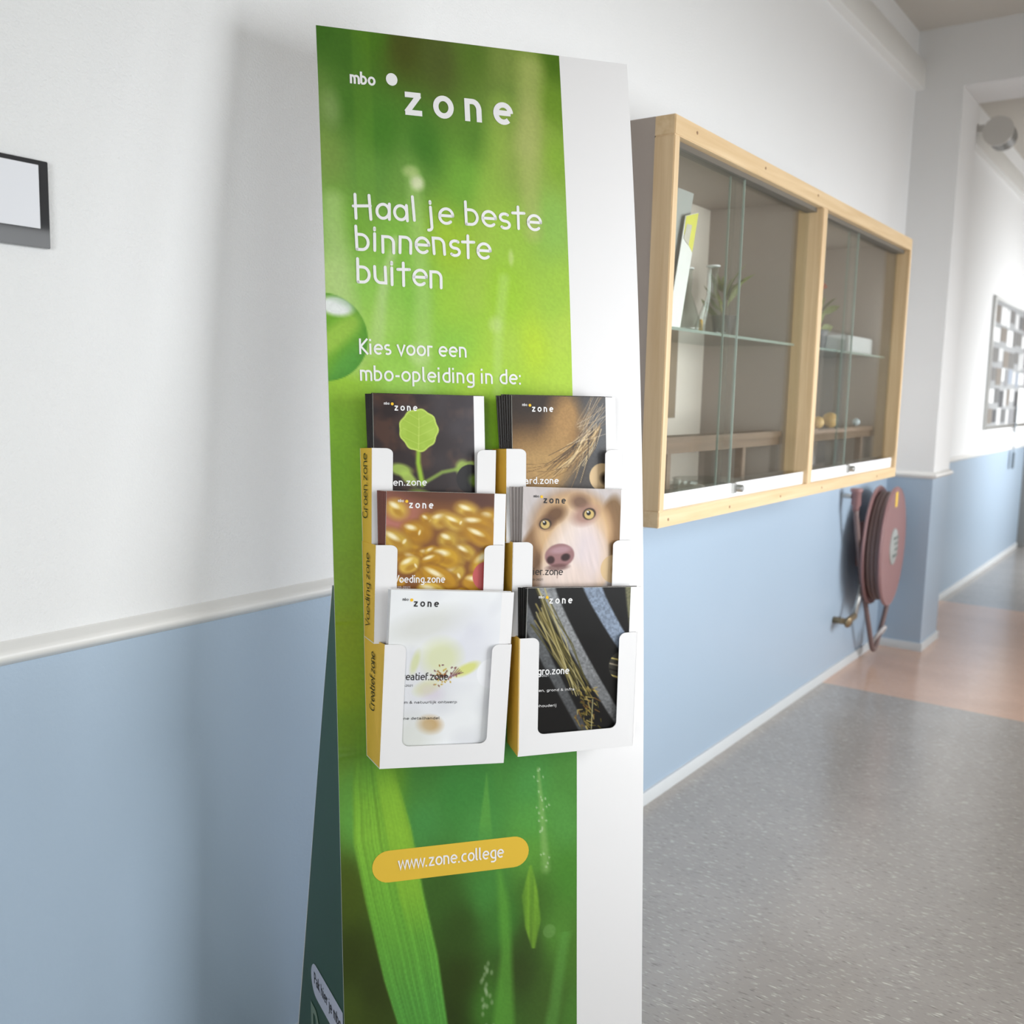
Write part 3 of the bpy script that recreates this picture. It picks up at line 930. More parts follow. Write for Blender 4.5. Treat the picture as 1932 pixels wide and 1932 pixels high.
def pocket(fr, ub, side_text, zs):
    """fr: front corners TL TR BL BR in stand space; ub: (left, right) of the back at the panel"""
    P = lambda a, b, dn=0.0: (lambda q: loc(q[0], q[1] + dn, q[2]))(lerp4(fr, a, b))
    r = 0.055
    ry = r * 0.98
    L, Rr, bot = 0.165, 0.845, 0.825
    out = [(0, 0), (L - r, 0)] + [(L - r + r * math.sin(t), ry - ry * math.cos(t)) for t in np.linspace(0.2, math.pi / 2, 6)]
    out += [(L, bot - ry)] + [(L + r - r * math.cos(t), bot - ry + ry * math.sin(t)) for t in np.linspace(0.2, math.pi / 2, 6)]
    out += [(Rr - r, bot)] + [(Rr - r + r * math.sin(t), bot - ry + ry * math.cos(t)) for t in np.linspace(0.2, math.pi / 2, 6)]
    out += [(Rr, ry)] + [(Rr + r - r * math.cos(t), ry - ry * math.sin(t)) for t in np.linspace(0.2, math.pi / 2, 6)]
    out += [(1, 0), (1, 1), (0, 1)]
    mb = MB()
    n = len(out)
    f = [P(a, b) for a, b in out]
    k = [P(a, b, -0.0016) for a, b in out]
    mb.add(f + k, [tuple(reversed(range(n))), tuple(n + i for i in range(n))] + [(i, (i + 1) % n, n + (i + 1) % n, n + i) for i in range(n)])
    zt, zb = fr[0][2], fr[2][2]
    bk = lambda right, bottom: loc(ub[1] if right else ub[0], 0.0016, (zb if bottom else zt) - 0.004)
    mb.slab([P(1, 0), P(1, 1), bk(1, 1), bk(1, 0)], -Vector(DU) * 0.0016)                  # right wall
    mb.slab([P(0, 1), P(1, 1), bk(1, 1), bk(0, 1)], (0, 0, 0.0016))                        # bottom
    mb.slab([bk(0, 0), bk(1, 0), bk(1, 1), bk(0, 1)], Vector(NB) * -0.0014)                # back
    o = mb.build('brochure_pocket', M_card, stand)
    o['label'] = 'white card pocket with a cut out front'
    q = [P(0, 0), bk(0, 0), bk(0, 1), P(0, 1)]
    s = MB().slab(q, Vector(DU) * 0.0016).build('pocket_side', M_ochre, o)
    s['label'] = 'ochre side of the pocket'
    if side_text:
        nrm = ((q[1] - q[0]).cross(q[3] - q[0])).normalized()
        if nrm.dot(Vector(-DU)) < 0:
            nrm = -nrm
        up = (q[0] - q[3]).normalized()
        across = nrm.cross(up).normalized()              # letters stand with their heads towards the panel
        if across.dot(q[1] - q[0]) < 0:
            across = -across
        Lz = (q[0] - q[3]).length
        mid0 = (q[3] + q[2]) / 2
        mid1 = (q[0] + q[1]) / 2
        ax_ = (mid1 - mid0).normalized()

        def place(x, y):
            return mid0 + ax_ * x + across * y + nrm * 0.0016
        v, f_ = text_shape(side_text, zs[0] * Lz, zs[1] * Lz, -0.008, 0.0165, 0.06, 0.05)
        lettering('pocket_lettering', [(v, f_)], place, M_black, o)
    return o


PK = {
    'groen': ([(0.066, 0.055, 1.350), (0.290, 0.055, 1.347), (0.0615, 0.051, 1.180), (0.284, 0.051, 1.178)], (0.0525, 0.284), 'Groen.zone', (0.27, 0.95)),
    'paard': ([(0.308, 0.060, 1.350), (0.535, 0.060, 1.349), (0.305, 0.056, 1.180), (0.531, 0.056, 1.180)], (0.297, 0.530), None, None),
    'voed': ([(0.0654, 0.076, 1.1846), (0.2952, 0.076, 1.1790), (0.0590, 0.070, 1.012), (0.2885, 0.070, 1.005)], (0.0515, 0.284), 'Voeding.zone', (0.14, 0.90)),
    'dier': ([(0.3122, 0.076, 1.1839), (0.5420, 0.076, 1.1830), (0.3080, 0.070, 1.012), (0.5370, 0.070, 1.012)], (0.311, 0.540), None, None),
    'crea': ([(0.0741, 0.095, 1.0161), (0.3014, 0.095, 1.0047), (0.0627, 0.080, 0.7931), (0.2885, 0.080, 0.7841)], (0.0512, 0.284), 'Creatief.zone', (0.42, 0.90)),
    'agro': ([(0.3151, 0.097, 1.0146), (0.5440, 0.097, 1.0158), (0.3136, 0.085, 0.7950), (0.5395, 0.085, 0.7969)], (0.318, 0.540), None, None),
}
for k, a in PK.items():
    pocket(*a)

# ------------------------------------------------------------------ brochures
M_cover = print_mat('glossy_printed_cover', 0.32, 0.12, 0.35)
M_pages = mat('brochure_pages', S(238, 236, 232), 0.6, var=0.01)
BH = 0.30


def fur(x, y, ang, seed, fs=60):
    c, s = math.cos(ang), math.sin(ang)
    return vnoise(x * c + y * s, -x * s + y * c, 5, fs, seed, 2)


def pic_groen(x, y):
    Y = y * 1.45
    n = vnoise(x, Y, 7, 7, 1, 3)
    n2 = vnoise(x, Y, 3.5, 3.5, 6, 2)
    c = np.zeros(x.shape + (3,)) + np.array((40, 28, 28))
    c = blend(c, np.clip((n - 0.48) * 4, 0, 1) * 0.7, (88, 58, 44))
    c = blend(c, np.clip((n2 - 0.5) * 4, 0, 1) * 0.5, (66, 58, 60))
    c = blend(c, np.clip((x - 0.45) * 1.6, 0, 1) * np.clip(1.2 - 2 * y, 0, 1) * 0.35, (112, 122, 142))  # mild bluish gloss reflection painted into the upper right of the picture
    g = (156, 186, 62)
    for cx, cy, rx, ry, rot in ((0.23, 0.44, 0.10, 0.035, 0.2), (0.30, 0.49, 0.09, 0.03, 0.7), (0.79, 0.43, 0.07, 0.045, 1.2), (0.85, 0.41, 0.05, 0.02, -0.3), (0.42, 0.60, 0.12, 0.04, 0.3)):
        c = blend(c, blob(x, Y, cx, cy * 1.45, rx, ry * 1.45, rot, 0.6) * 0.85, (168, 196, 88))
    c = blend(c, seg(x, Y, [(0.42, 0.76), (0.60, 0.66), (0.76, 0.63)], 0.02) * 0.8, (140, 170, 70))
    c = blend(c, seg(x, Y, [(0.39, 0.44), (0.385, 0.58), (0.42, 0.76)], 0.022, 0.03), (146, 182, 50))
    d = np.hypot((x - 0.395) / 0.178, (Y - 0.298) / 0.185)
    th = np.arctan2(Y - 0.298, x - 0.395)
    lim = 1 + 0.03 * np.cos(9 * th) - 0.10 * np.clip(np.sin(th), 0, 1) * np.abs(np.cos(th)) + 0.03 * np.sin(th)
    leaf = np.clip((lim - d) / 0.03, 0, 1)
    lc = np.zeros(c.shape) + np.array(g)
    lc = blend(lc, np.clip((vnoise(x, Y, 16, 16, 11, 2) - 0.45) * 2.5, 0, 1) * 0.5, (176, 204, 84))
    lc = blend(lc, np.clip((lim - d) < 0.09, 0, 1) * 0.7, (196, 216, 104))
    for sx in (-1, 1):
        for k in range(4):
            lc = blend(lc, seg(x, Y, [(0.392, 0.42 - k * 0.07), (0.395 + sx * 0.14, 0.36 - k * 0.075)], 0.004) * 0.4, (196, 214, 104))
    lc = blend(lc, seg(x, Y, [(0.39, 0.46), (0.40, 0.16)], 0.006, 0.003) * 0.6, (200, 216, 110))
    c = c * (1 - leaf[..., None]) + lc * leaf[..., None]
    return c, ((30, 26, 28), (96, 120, 40))


def pic_paard(x, y):
    Y = y * 1.45
    c = np.zeros(x.shape + (3,)) + np.array((104, 72, 38))
    c = blend(c, blob(x, Y, 0.1, 0.02, 0.5, 0.26, 0, 1.2), (50, 38, 30))
    c = blend(c, blob(x, Y, 0.50, 0.22, 0.16, 0.30, 0.3, 1.1) * 0.9, (176, 136, 84))
    c = blend(c, blob(x, Y, 0.30, 0.62, 0.40, 0.24, 0.2, 1.2) * 0.9, (182, 146, 92))
    dk = np.clip((x - 0.50 - 0.14 * np.sin(Y * 5)) * 6, 0, 1)
    c = blend(c, dk * 0.85, (62, 62, 66))
    c = blend(c, blob(x, Y, 0.80, 0.30, 0.15, 0.30, 0, 1.0) * 0.5, (94, 100, 108))
    r = np.random.RandomState(3)
    for k in range(70):
        t = r.rand()
        x0, y0 = 0.62 + 0.24 * t, 0.40 - 0.14 * t + r.normal(0, 0.03)
        a = 2.3 + r.normal(0, 0.22)
        L = r.uniform(0.22, 0.46)
        x1, y1 = x0 + math.cos(a) * L, y0 + math.sin(a) * L
        mx_, my_ = (x0 + x1) / 2 + 0.03, (y0 + y1) / 2 + r.normal(0, 0.015)
        col = [(206, 176, 126), (150, 118, 76), (84, 62, 44), (226, 202, 156), (58, 46, 38)][r.randint(5)]
        c = blend(c, seg(x, Y, [(x0, y0), (mx_, my_), (x1, y1)], 0.0055, 0.003) * 0.75, col)
    for k in range(36):
        x0, y0 = r.uniform(0.56, 0.72), r.uniform(0.20, 0.42)
        a = -0.9 + r.normal(0, 0.25)
        L = r.uniform(0.2, 0.42)
        c = blend(c, seg(x, Y, [(x0, y0), (x0 + L * 0.5 * math.cos(a), y0 + L * 0.5 * math.sin(a) + 0.01), (x0 + L * math.cos(a), y0 + L * math.sin(a))], 0.004, 0.0025) * 0.55, [(196, 168, 128), (150, 122, 90), (214, 196, 168)][r.randint(3)])
    for k in range(9):
        y0 = r.uniform(0.50, 0.66)
        c = blend(c, seg(x, Y, [(0.52, y0), (0.3, y0 + 0.04 + 0.02 * k), (0.12, y0 + 0.03 + 0.035 * k)], 0.003, 0.002) * 0.6, (88, 64, 40))
    c = c * (0.95 + 0.1 * vnoise(x, Y, 90, 90, 4)[..., None])
    return c, ((214, 184, 140), (50, 40, 34))


def pic_voed(x, y):
    Y = y * 1.45
    c = np.zeros(x.shape + (3,)) + np.array((128, 82, 46))
    c = blend(c, blob(x, Y, 0.06, 0.22, 0.22, 0.36, 0.2, 1.0), (178, 112, 100))
    c = blend(c, blob(x, Y, 0.5, 0.0, 0.55, 0.10, 0, 1.0) * 0.9, (92, 56, 42))
    c = blend(c, blob(x, Y, 0.80, 0.12, 0.14, 0.14, 0, 1.0) * 0.8, (84, 52, 44))
    r = np.random.RandomState(12)
    for k in range(56):
        cx, cy = r.uniform(0.08, 0.9), r.uniform(0.14, 1.25)
        q = np.clip((cy - 0.2) / 0.5, 0, 1)
        rad = r.uniform(0.05, 0.12)
        rx, ry, rot = rad * r.uniform(0.9, 1.5), rad * r.uniform(0.7, 1.0), r.uniform(-0.6, 0.6)
        so = 0.9 - 0.6 * q
        c = blend(c, blob(x, Y, cx, cy, rx * 1.15, ry * 1.15, rot, so) * 0.7, (136, 88, 34))
        c = blend(c, blob(x, Y, cx, cy, rx, ry, rot, so) * 0.9, [(206, 160, 44), (190, 140, 36), (220, 184, 80), (200, 164, 66)][r.randint(4)])
        c = blend(c, blob(x, Y, cx + rx * 0.1, cy + ry * 0.35, rx * 0.5, ry * 0.35, rot, 0.9) * 0.6, (158, 108, 30))
        c = blend(c, blob(x, Y, cx - rx * 0.25, cy - ry * 0.45, rx * 0.45, ry * 0.26, rot, 1.1) * 0.85, (250, 242, 212))
        if r.rand() > 0.5:
            c = blend(c, blob(x, Y, cx + rx * 0.55, cy + ry * 0.1, rx * 0.10, ry * 0.3, rot, 0.7) * 0.8, (248, 236, 196))
    return c, ((196, 92, 92), (150, 60, 56))


def pic_dier(x, y):
    Y = y * 1.45
    c = np.zeros(x.shape + (3,)) + np.array((196, 187, 185))
    c = blend(c, np.clip(Y - 0.4, 0, 1) * 0.5 * (x < 0.3), (168, 144, 128))
    # ears
    c = blend(c, blob(x, Y, 0.80, 0.42, 0.13, 0.36, 0.12, 0.25), (124, 94, 62))
    c = blend(c, blob(x, Y, 0.10, 0.62, 0.14, 0.34, 0.35, 0.3), (128, 96, 66))
    c = blend(c, blob(x, Y, 0.16, 0.68, 0.05, 0.30, 0.1, 0.6) * 0.8, (104, 76, 54))
    # head
    c = blend(c, blob(x, Y, 0.46, 0.36, 0.385, 0.35, 0.1, 0.30) * 0.8, (158, 120, 84))
    c = blend(c, blob(x, Y, 0.47, 0.38, 0.345, 0.33, 0.1, 0.25), (208, 172, 130))
    c = blend(c, blob(x, Y, 0.50, 0.66, 0.32, 0.38, 0.0, 0.12), (212, 184, 156))
    c = blend(c, blob(x, Y, 0.44, 0.56, 0.16, 0.36, 0.25, 0.8), (232, 214, 204))
    c = blend(c, blob(x, Y, 0.62, 0.60, 0.14, 0.30, 0, 0.9) * 0.8, (222, 208, 212))
    c = blend(c, blob(x, Y, 0.40, 0.82, 0.24, 0.18, 0, 0.6) * 0.8, (226, 206, 196))
    f = fur(x, Y, 1.3, 21, 34)
    c = c * (0.955 + 0.09 * f[..., None])
    # brows and sockets
    c = blend(c, blob(x, Y, 0.29, 0.235, 0.10, 0.07, -0.5, 0.9) * 0.95, (104, 72, 46))
    c = blend(c, blob(x, Y, 0.22, 0.31, 0.07, 0.06, -0.3, 0.8) * 0.85, (96, 66, 48))
    c = blend(c, blob(x, Y, 0.52, 0.125, 0.09, 0.065, 0.2, 0.9) * 0.9, (112, 82, 64))
    c = blend(c, blob(x, Y, 0.57, 0.235, 0.12, 0.08, -0.4, 0.8) * 0.8, (156, 116, 104))
    for ex, ey, s in ((0.205, 0.322, 0.9), (0.605, 0.225, 1.0)):
        c = blend(c, blob(x, Y, ex, ey, 0.062 * s, 0.052 * s, -0.3, 0.2), (58, 42, 34))
        c = blend(c, blob(x, Y, ex, ey + 0.004, 0.046 * s, 0.042 * s, 0, 0.2), (204, 176, 112))
        c = blend(c, blob(x, Y, ex - 0.006, ey - 0.008, 0.020 * s, 0.022 * s, 0, 0.25), (24, 20, 20))
        c = blend(c, blob(x, Y, ex - 0.012, ey - 0.018, 0.008, 0.008, 0, 0.4), (240, 240, 236))
    # nose
    c = blend(c, blob(x, Y, 0.345, 0.60, 0.135, 0.105, -0.15, 0.12), (152, 112, 112))
    c = blend(c, blob(x, Y, 0.35, 0.55, 0.09, 0.03, -0.15, 0.8) * 0.7, (186, 150, 158))
    c = blend(c, blob(x, Y, 0.265, 0.64, 0.035, 0.035, 0, 0.5), (66, 42, 42))
    c = blend(c, blob(x, Y, 0.400, 0.615, 0.042, 0.032, -0.3, 0.5), (58, 38, 38))
    c = blend(c, blob(x, Y, 0.33, 0.705, 0.10, 0.03, -0.1, 0.6) * 0.7, (98, 66, 64))
    c = blend(c, seg(x, Y, [(0.335, 0.70), (0.33, 0.80)], 0.006) * 0.5, (120, 90, 84))
    return c, ((214, 184, 140), (160, 118, 70))


def pic_crea(x, y):
    Y = y * 1.45
    c = np.zeros(x.shape + (3,)) + np.array((236, 237, 238))
    n = vnoise(x, Y, 3, 3, 15, 2)
    c = blend(c, np.clip((n - 0.48) * 4, 0, 1) * 0.5, (206, 206, 212))
    c = blend(c, blob(x, Y, 0.3, 0.30, 0.3, 0.12, -0.3, 1.0) * 0.6, (206, 206, 198))
    c = blend(c, blob(x, Y, 0.66, 0.45, 0.2, 0.3, 0.3, 1.2) * 0.5, (212, 212, 224))
    c = blend(c, blob(x, Y, 0.43, 0.58, 0.15, 0.15, 0, 0.8) * 0.75, (214, 218, 168))
    c = blend(c, blob(x, Y, 0.64, 0.68, 0.11, 0.045, -0.5, 0.6) * 0.85, (214, 216, 120))
    c = blend(c, blob(x, Y, 0.22, 0.62, 0.03, 0.10, 0.2, 0.8) * 0.6, (206, 212, 140))
    c = blend(c, blob(x, Y, 0.33, 0.84, 0.10, 0.06, -0.4, 0.8) * 0.6, (214, 218, 150))
    r = np.random.RandomState(8)
    for k in range(46):
        a = r.uniform(0, 2 * math.pi)
        d = r.uniform(0.0, 0.10)
        cx, cy = 0.46 + 1.3 * d * math.cos(a), 0.735 + d * math.sin(a)
        c = blend(c, blob(x, Y, cx, cy, 0.011, 0.006, r.uniform(0, 3), 0.5) * 0.9, [(112, 60, 40), (150, 96, 40), (196, 160, 50), (110, 52, 76)][r.randint(4)])
    for k in range(5):
        c = blend(c, seg(x, Y, [(0.50 + 0.02 * k, 0.76 - 0.01 * k), (0.56 + 0.014 * k, 0.66 + 0.012 * k)], 0.006, 0.003), (112, 56, 84))
    c = blend(c, blob(x, Y, 0.36, 0.88, 0.10, 0.07, 0.4, 0.9) * 0.4, (206, 188, 206))
    c = blend(c, blob(x, Y, 0.37, 1.17, 0.09, 0.07, 0.2, 0.9) * 0.85, (190, 150, 92))
    c = blend(c, blob(x, Y, 0.2, 1.3, 0.2, 0.2, 0, 1.0) * 0.5, (206, 208, 196))
    return c, ((240, 240, 243), (214, 212, 218))


def pic_agro(x, y):
    Y = y * 1.45
    c = np.zeros(x.shape + (3,)) + np.array((26, 25, 25))
    n = vnoise(x, Y, 60, 60, 2, 2)
    for x0, x1, w0, col in ((0.16, 0.86, 0.075, (152, 154, 156)), (0.56, 0.92, 0.085, (142, 156, 176)), (-0.10, 0.50, 0.06, (106, 108, 110)), (0.90, 1.1, 0.05, (124, 122, 92))):
        Yt = 1.25 if x0 != 0.56 else 0.62
        xc = x0 + (x1 - x0) * (np.clip(Y, 0, 2) / Yt) ** 1.15
        w = w0 * (1 - 0.25 * Y)
        m = np.clip((w - np.abs(x - xc)) / 0.02 + 0.5, 0, 1)
        if x0 == 0.56:
            m = m * np.clip((0.62 - Y) / 0.12, 0, 1)
        c = blend(c, m * (0.65 + 0.5 * n) * np.clip(1.15 - 0.4 * Y, 0.2, 1), col)
    r = np.random.RandomState(6)
    for k in range(26):
        x0, y0 = r.uniform(0.02, 0.20), r.uniform(-0.02, 0.34)
        x1, y1 = r.uniform(0.42, 0.56), r.uniform(0.85, 1.0)
        c = blend(c, seg(x, Y, [(x0, y0), ((x0 + x1) / 2 + r.normal(0, 0.03), (y0 + y1) / 2 + r.normal(0, 0.02)), (x1, y1)], 0.008, 0.004) * 0.8, [(150, 136, 84), (98, 88, 46), (184, 172, 120), (84, 78, 40)][r.randint(4)])
    for k in range(70):
        cx, cy = 0.55 + r.normal(0, 0.05), 1.05 + r.uniform(-0.16, 0.24)
        a = 0.9 + r.normal(0, 0.5)
        L = r.uniform(0.02, 0.07)
        c = blend(c, seg(x, Y, [(cx, cy), (cx + L * math.cos(a), cy + L * math.sin(a))], 0.008, 0.004) * 0.8, [(140, 120, 60), (96, 86, 36), (120, 84, 40), (176, 156, 90)][r.randint(4)])
    c = blend(c, seg(x, Y, [(0.60, 1.02), (0.60, 1.3)], 0.006) * 0.8, (186, 178, 130))
    return c, ((58, 56, 50), (206, 186, 110))


# name: (left u, top z, width, clockwise tilt, n), painter, title, ink, dark, extra lines, copies behind, step, (bend, n at foot)
COVERS = {
    'groen': ((0.0705, 1.4440, 0.2040, 0.3, 0.050), pic_groen, 'Groen.zone', (0.02, 0.462), 'w', [], 4, (-0.0026, -0.0045), 0.016, 'green leaf seedling on its cover', 'top left pocket'),
    'paard': ((0.3210, 1.4460, 0.2060, 0.0, 0.055), pic_paard, 'Paard.zone', (0.02, 0.431), 'w', [], 6, (-0.0036, -0.0045), 0.012, 'brown horse mane on its cover', 'top right pocket'),
    'voed': ((0.0864, 1.2778, 0.2155, 2.0, 0.074), pic_voed, 'Voeding.zone', (0.075, 0.498), 'w', [('2020-2021', 0.07, 0.212, 0.567, 0.012)], 4, (-0.0036, -0.0026), 0.004, 'golden yellow grains on its cover', 'middle pocket under the seedling brochures'),
    'dier': ((0.3339, 1.2836, 0.2120, 2.0, 0.074), pic_dier, 'Dier.zone', (0.06, 0.382), 'k', [('2020-2021', 0.06, 0.206, 0.568, 0.012)], 4, (-0.0055, -0.0026), 0.004, 'pale brown dog face on its cover', 'middle pocket under the horse brochures'),
    'crea': ((0.0869, 1.1112, 0.2210, 3.5, 0.094), pic_crea, 'Creatief.zone', (0.085, 0.497), 'k', [('2020-2021', 0.08, 0.217, 0.573, 0.012), ('Bloem & natuurlijk ontwerp', 0.065, 0.584, 0.676, 0.016), ('Groene detailhandel', 0.06, 0.448, 0.774, 0.016)], 2, (-0.0022, -0.0026), 0.003, 'white orchid on its cover', 'bottom pocket'),
    'agro': ((0.3324, 1.1052, 0.2220, 1.5, 0.096), pic_agro, 'Agro.zone', (0.06, 0.381), 'w', [('2020-2021', 0.07, 0.204, 0.546, 0.012), ('Groen, grond & infra', 0.05, 0.434, 0.640, 0.016), ('Veehouderij', 0.06, 0.282, 0.737, 0.016)], 4, (-0.0036, -0.0026), 0.004, 'dark wheat stalk picture on its cover', 'bottom right pocket'),
}
EDGE = {'groen': S(34, 27, 26), 'paard': S(40, 30, 24), 'voed': S(120, 72, 62), 'dier': S(150, 140, 136), 'crea': S(222, 222, 224), 'agro': S(24, 23, 22)}
M_dot = mat('yellow_dot_ink', S(244, 192, 36), 0.4)
M_inkd = mat('dark_grey_ink', S(38, 36, 36), 0.4)
for key, ((u0, z0, w, rot, n0), painter, title, tx, ink, lines, copies, step, bend, what, where) in COVERS.items():
    a = math.radians(rot)
    fr = PK[key][0]
    foot = fr[2][1] - 0.0075
    ftop = fr[0][1] - 0.0045
    YM = min(1.0, (z0 - fr[2][2] - 0.012) / BH)        # how far down the card reaches

    def cov(x, y, dn=0.0, du=0.0):
        """point of the cover: x right 0..1, y down 0..1"""
        X, Y = x * w, y * BH
        u = u0 + du * (1 - 0.75 * y) + X * math.cos(a) - Y * math.sin(a)
        z = z0 - X * math.sin(a) - Y * math.cos(a)
        zt = fr[0][2]
        k = (zt - z) / (fr[0][2] - fr[2][2])
        n = ftop + (foot - ftop) * k
        if isinstance(k, np.ndarray):
            n = np.where(k < 0, ftop + (ftop - foot) * 0.8 * (-k), n)
        elif k < 0:
            n = ftop + (ftop - foot) * 0.8 * (-k)
        n = n - bend * (x ** 2) * (1 - 0.55 * y) * (1 if bend > 0.01 else 0.5)
        return loc(u, n + dn, z)
    gname = 'brochures in the %s' % where
    th = 0.0030
    ts = 0.0034 if abs(step[1]) > 0.004 else 0.0020
    # the front brochure, whose cover shows
    base = cov(0.5, YM, -th)
    t = thing('brochure', base, 'brochure with %s, foremost of its pocket' % what, 'brochure', gname)
    NX = 24
    mbp = MB()
    for j in range(2):
        for i in range(NX + 1):
            x = i / NX
            mbp.v += [cov(x, j * YM, -0.0004), cov(x, j * YM, -th)]
    r1 = 2 * (NX + 1)
    for i in range(NX):
        k = 2 * i
        mbp.f += [(k, k + r1, k + r1 + 2, k + 2), (k + 1, k + 3, k + 3 + r1, k + 1 + r1), (k, k + 2, k + 3, k + 1), (k + r1, k + 1 + r1, k + 3 + r1, k + 2 + r1)]
    mbp.f += [(0, 1, 1 + r1, r1), (2 * NX, 2 * NX + r1, 2 * NX + 1 + r1, 2 * NX + 1)]
    mbp.build('pages', M_pages, t)
    ny_, nx_ = 230, 160
    yy, xx = np.meshgrid(np.linspace(0, YM, ny_), np.linspace(0, 1, nx_), indexing='ij')
    xe = np.concatenate([np.linspace(0, 0.899, nx_ - 12), np.linspace(0.902, 1, 12)])
    xx = np.broadcast_to(xe, (ny_, nx_)).copy()
    col, lens = painter(xx, yy)
    dl = np.hypot(xx - 0.855, (yy - 0.495) * BH / w)
    li = np.clip((0.125 - dl) / 0.006 + 0.5, 0, 1)
    lc = np.zeros(col.shape) + np.array(lens[0])
    lc = blend(lc, blob(xx, yy * 1.4, 0.90, 0.71, 0.06, 0.05, 0.5, 0.8), lens[1])
    if key == 'agro':
        for q in range(5):
            lc = blend(lc, seg(xx, yy * 1.4, [(0.74, 0.62 + 0.05 * q), (0.9, 0.66 + 0.055 * q)], 0.008), [(206, 186, 110), (150, 140, 120), (30, 28, 26)][q % 3])
    col = col * (1 - li[..., None]) + lc * li[..., None]
    strip = np.clip((xx - 0.9005) / 0.001, 0, 1)
    col = blend(col, strip, (238, 236, 236))
    cover = sheet('cover', cov(xx, yy), col, M_cover, t)
    cover['label'] = 'glossy printed cover with %s' % what.replace(' on its cover', '')
    mi = M_ink if ink == 'w' else M_inkd
    on = lambda x, y: cov(x, y, 0.0005)
    asp = w / BH
    fl = lambda s: ([(p[0], -p[1]) for p in s[0]], s[1])

    def ctext(txt, xa, xb, yb, xh, h=0.09, track=0.05, weight=None):
        # laid out in units of the cover width, then turned to cover space
        V, F = text_shape(txt, xa, xb, 0.0, xh, h, track, weight=weight)
        return [(p[0], yb - p[1] * asp) for p in V], F
    dv, df = disc(0.1655, 0.0, 0.0125, 0.0125)
    lettering('logo_prefix_lettering', [ctext('mbo', 0.093, 0.141, 0.0625, 0.017, 0.10)], on, mi, cover)
    lettering('logo_lettering', [ctext('zone', 0.183, 0.386, 0.096, 0.043, 0.118, 0.42)], on, mi, cover)
    lettering('logo_dot', [([(p[0], 0.0575 + p[1] * asp) for p in dv], df)], on, M_dot, cover)
    lettering('title_lettering', [ctext(title, tx[0], tx[1], 0.534, 0.044, 0.10 if ink == 'w' else 0.085)], on, mi, cover)
    for s_, xa, xb, yb, xh in lines:
        lettering('small_lettering', [ctext(s_, xa, xb, yb, xh, 0.095)], on, mi, cover)
    # the ones behind it
    Me = mat('cover_edge_' + key, EDGE[key], 0.22, var=0.15, vscale=30)
    for c in range(copies):
        du, dn = step[0] * (c + 1) + rnd.uniform(-0.0006, 0.0006), step[1] * (c + 1) - 0.0008
        q = MB()
        zoff = rnd.uniform(-0.002, 0.0015)
        V = []
        for j in (0.0, YM):
            for i in range(9):
                x = i / 8
                for d in (0.0, -ts):
                    V.append(cov(x, j, dn + d, du) + Vector((0, 0, zoff)))
        F, FM = [], []
        r1 = 18
        for i in range(8):
            k = 2 * i
            for f_, m_ in (((k, k + r1, k + r1 + 2, k + 2), 0), ((k + 1, k + 3, k + 3 + r1, k + 1 + r1), 0), ((k, k + 2, k + 3, k + 1), 1), ((k + r1, k + 1 + r1, k + 3 + r1, k + 2 + r1), 1)):
                F.append(f_)
                FM.append(m_)
        F += [(0, 1, 1 + r1, r1), (16, 16 + r1, 17 + r1, 17)]
        FM += [0, 1]
        o = obj('brochure', V, F, [Me, M_pages if key not in ('groen', 'paard') else Me], None, False, FM)
        tag(o, 'brochure stacked behind the one with %s' % what, 'brochure', 'spare brochures behind the one with %s' % what)

# ------------------------------------------------------------------ sign at the left edge
t = thing('wall_sign', (0.70, -0.001, 1.660), 'dark glossy wall sign holding a blank white paper', 'sign')
MB().bbox(0.545, 0.852, -0.011, -0.001, 1.660, 1.793, 0.001).build('backing_plate', mat('black_acrylic', S(58, 58, 60), 0.05, spec=0.22), t)
MB().box(0.560, 0.835, -0.0135, -0.0115, 1.689, 1.785).build('paper_insert', mat('sign_paper', S(224, 225, 230), 0.6), t)

# ------------------------------------------------------------------ wall display cabinet
CX0, CX1, CY, CZ0, CZ1 = 2.181, 4.386, -0.4195, 1.117, 2.117
M_pineh = wood('pine_along', S(200, 170, 128), S(216, 190, 152), 0)
M_pinev = wood('pine_upright', S(198, 168, 128), S(214, 188, 150), 2)
M_lam = mat('grey_brown_laminate', S(166, 154, 145), 0.6, var=0.02, vscale=20)
M_cback = mat('cabinet_back_board', S(240, 230, 219), 0.7, var=0.03, vscale=5)
cab = thing('display_cabinet', ((CX0 + CX1) / 2, CY / 2, CZ0), 'wall display cabinet with pine frame and sliding glass doors', 'cabinet')
T = 0.022
FW = 0.047
MB().box(CX0 + 0.002, CX0 + T, CY + 0.055, -0.001, CZ0, CZ1).build('side_panel', M_lam, cab)
MB().box(CX1 - T, CX1 - 0.002, CY + 0.055, -0.001, CZ0, CZ1).build('side_panel', M_lam, cab)
MB().box(CX0 + T, CX1 - T, CY + 0.055, -0.001, CZ1 - T, CZ1).build('top_panel', M_lam, cab)
MB().box(CX0 + T, CX1 - T, CY + 0.055, -0.001, CZ0, CZ0 + T).build('bottom_panel', M_lam, cab)
MB().box(CX0 + T, CX1 - T, -0.012, -0.001, CZ0 + T, CZ1 - T).build('back_panel', M_cback, cab)
YF = CY + 0.055
MB().bbox(CX0, CX1, CY, YF, CZ1 - FW, CZ1, 0.002).build('top_rail', M_pineh, cab)
MB().bbox(CX0, CX1, CY, YF, CZ0, CZ0 + 0.042, 0.002).build('bottom_rail', M_pineh, cab)
MB().bbox(CX0, CX0 + 0.028, CY, YF, CZ0 + 0.042, CZ1 - FW, 0.002).build('stile', M_pinev, cab)
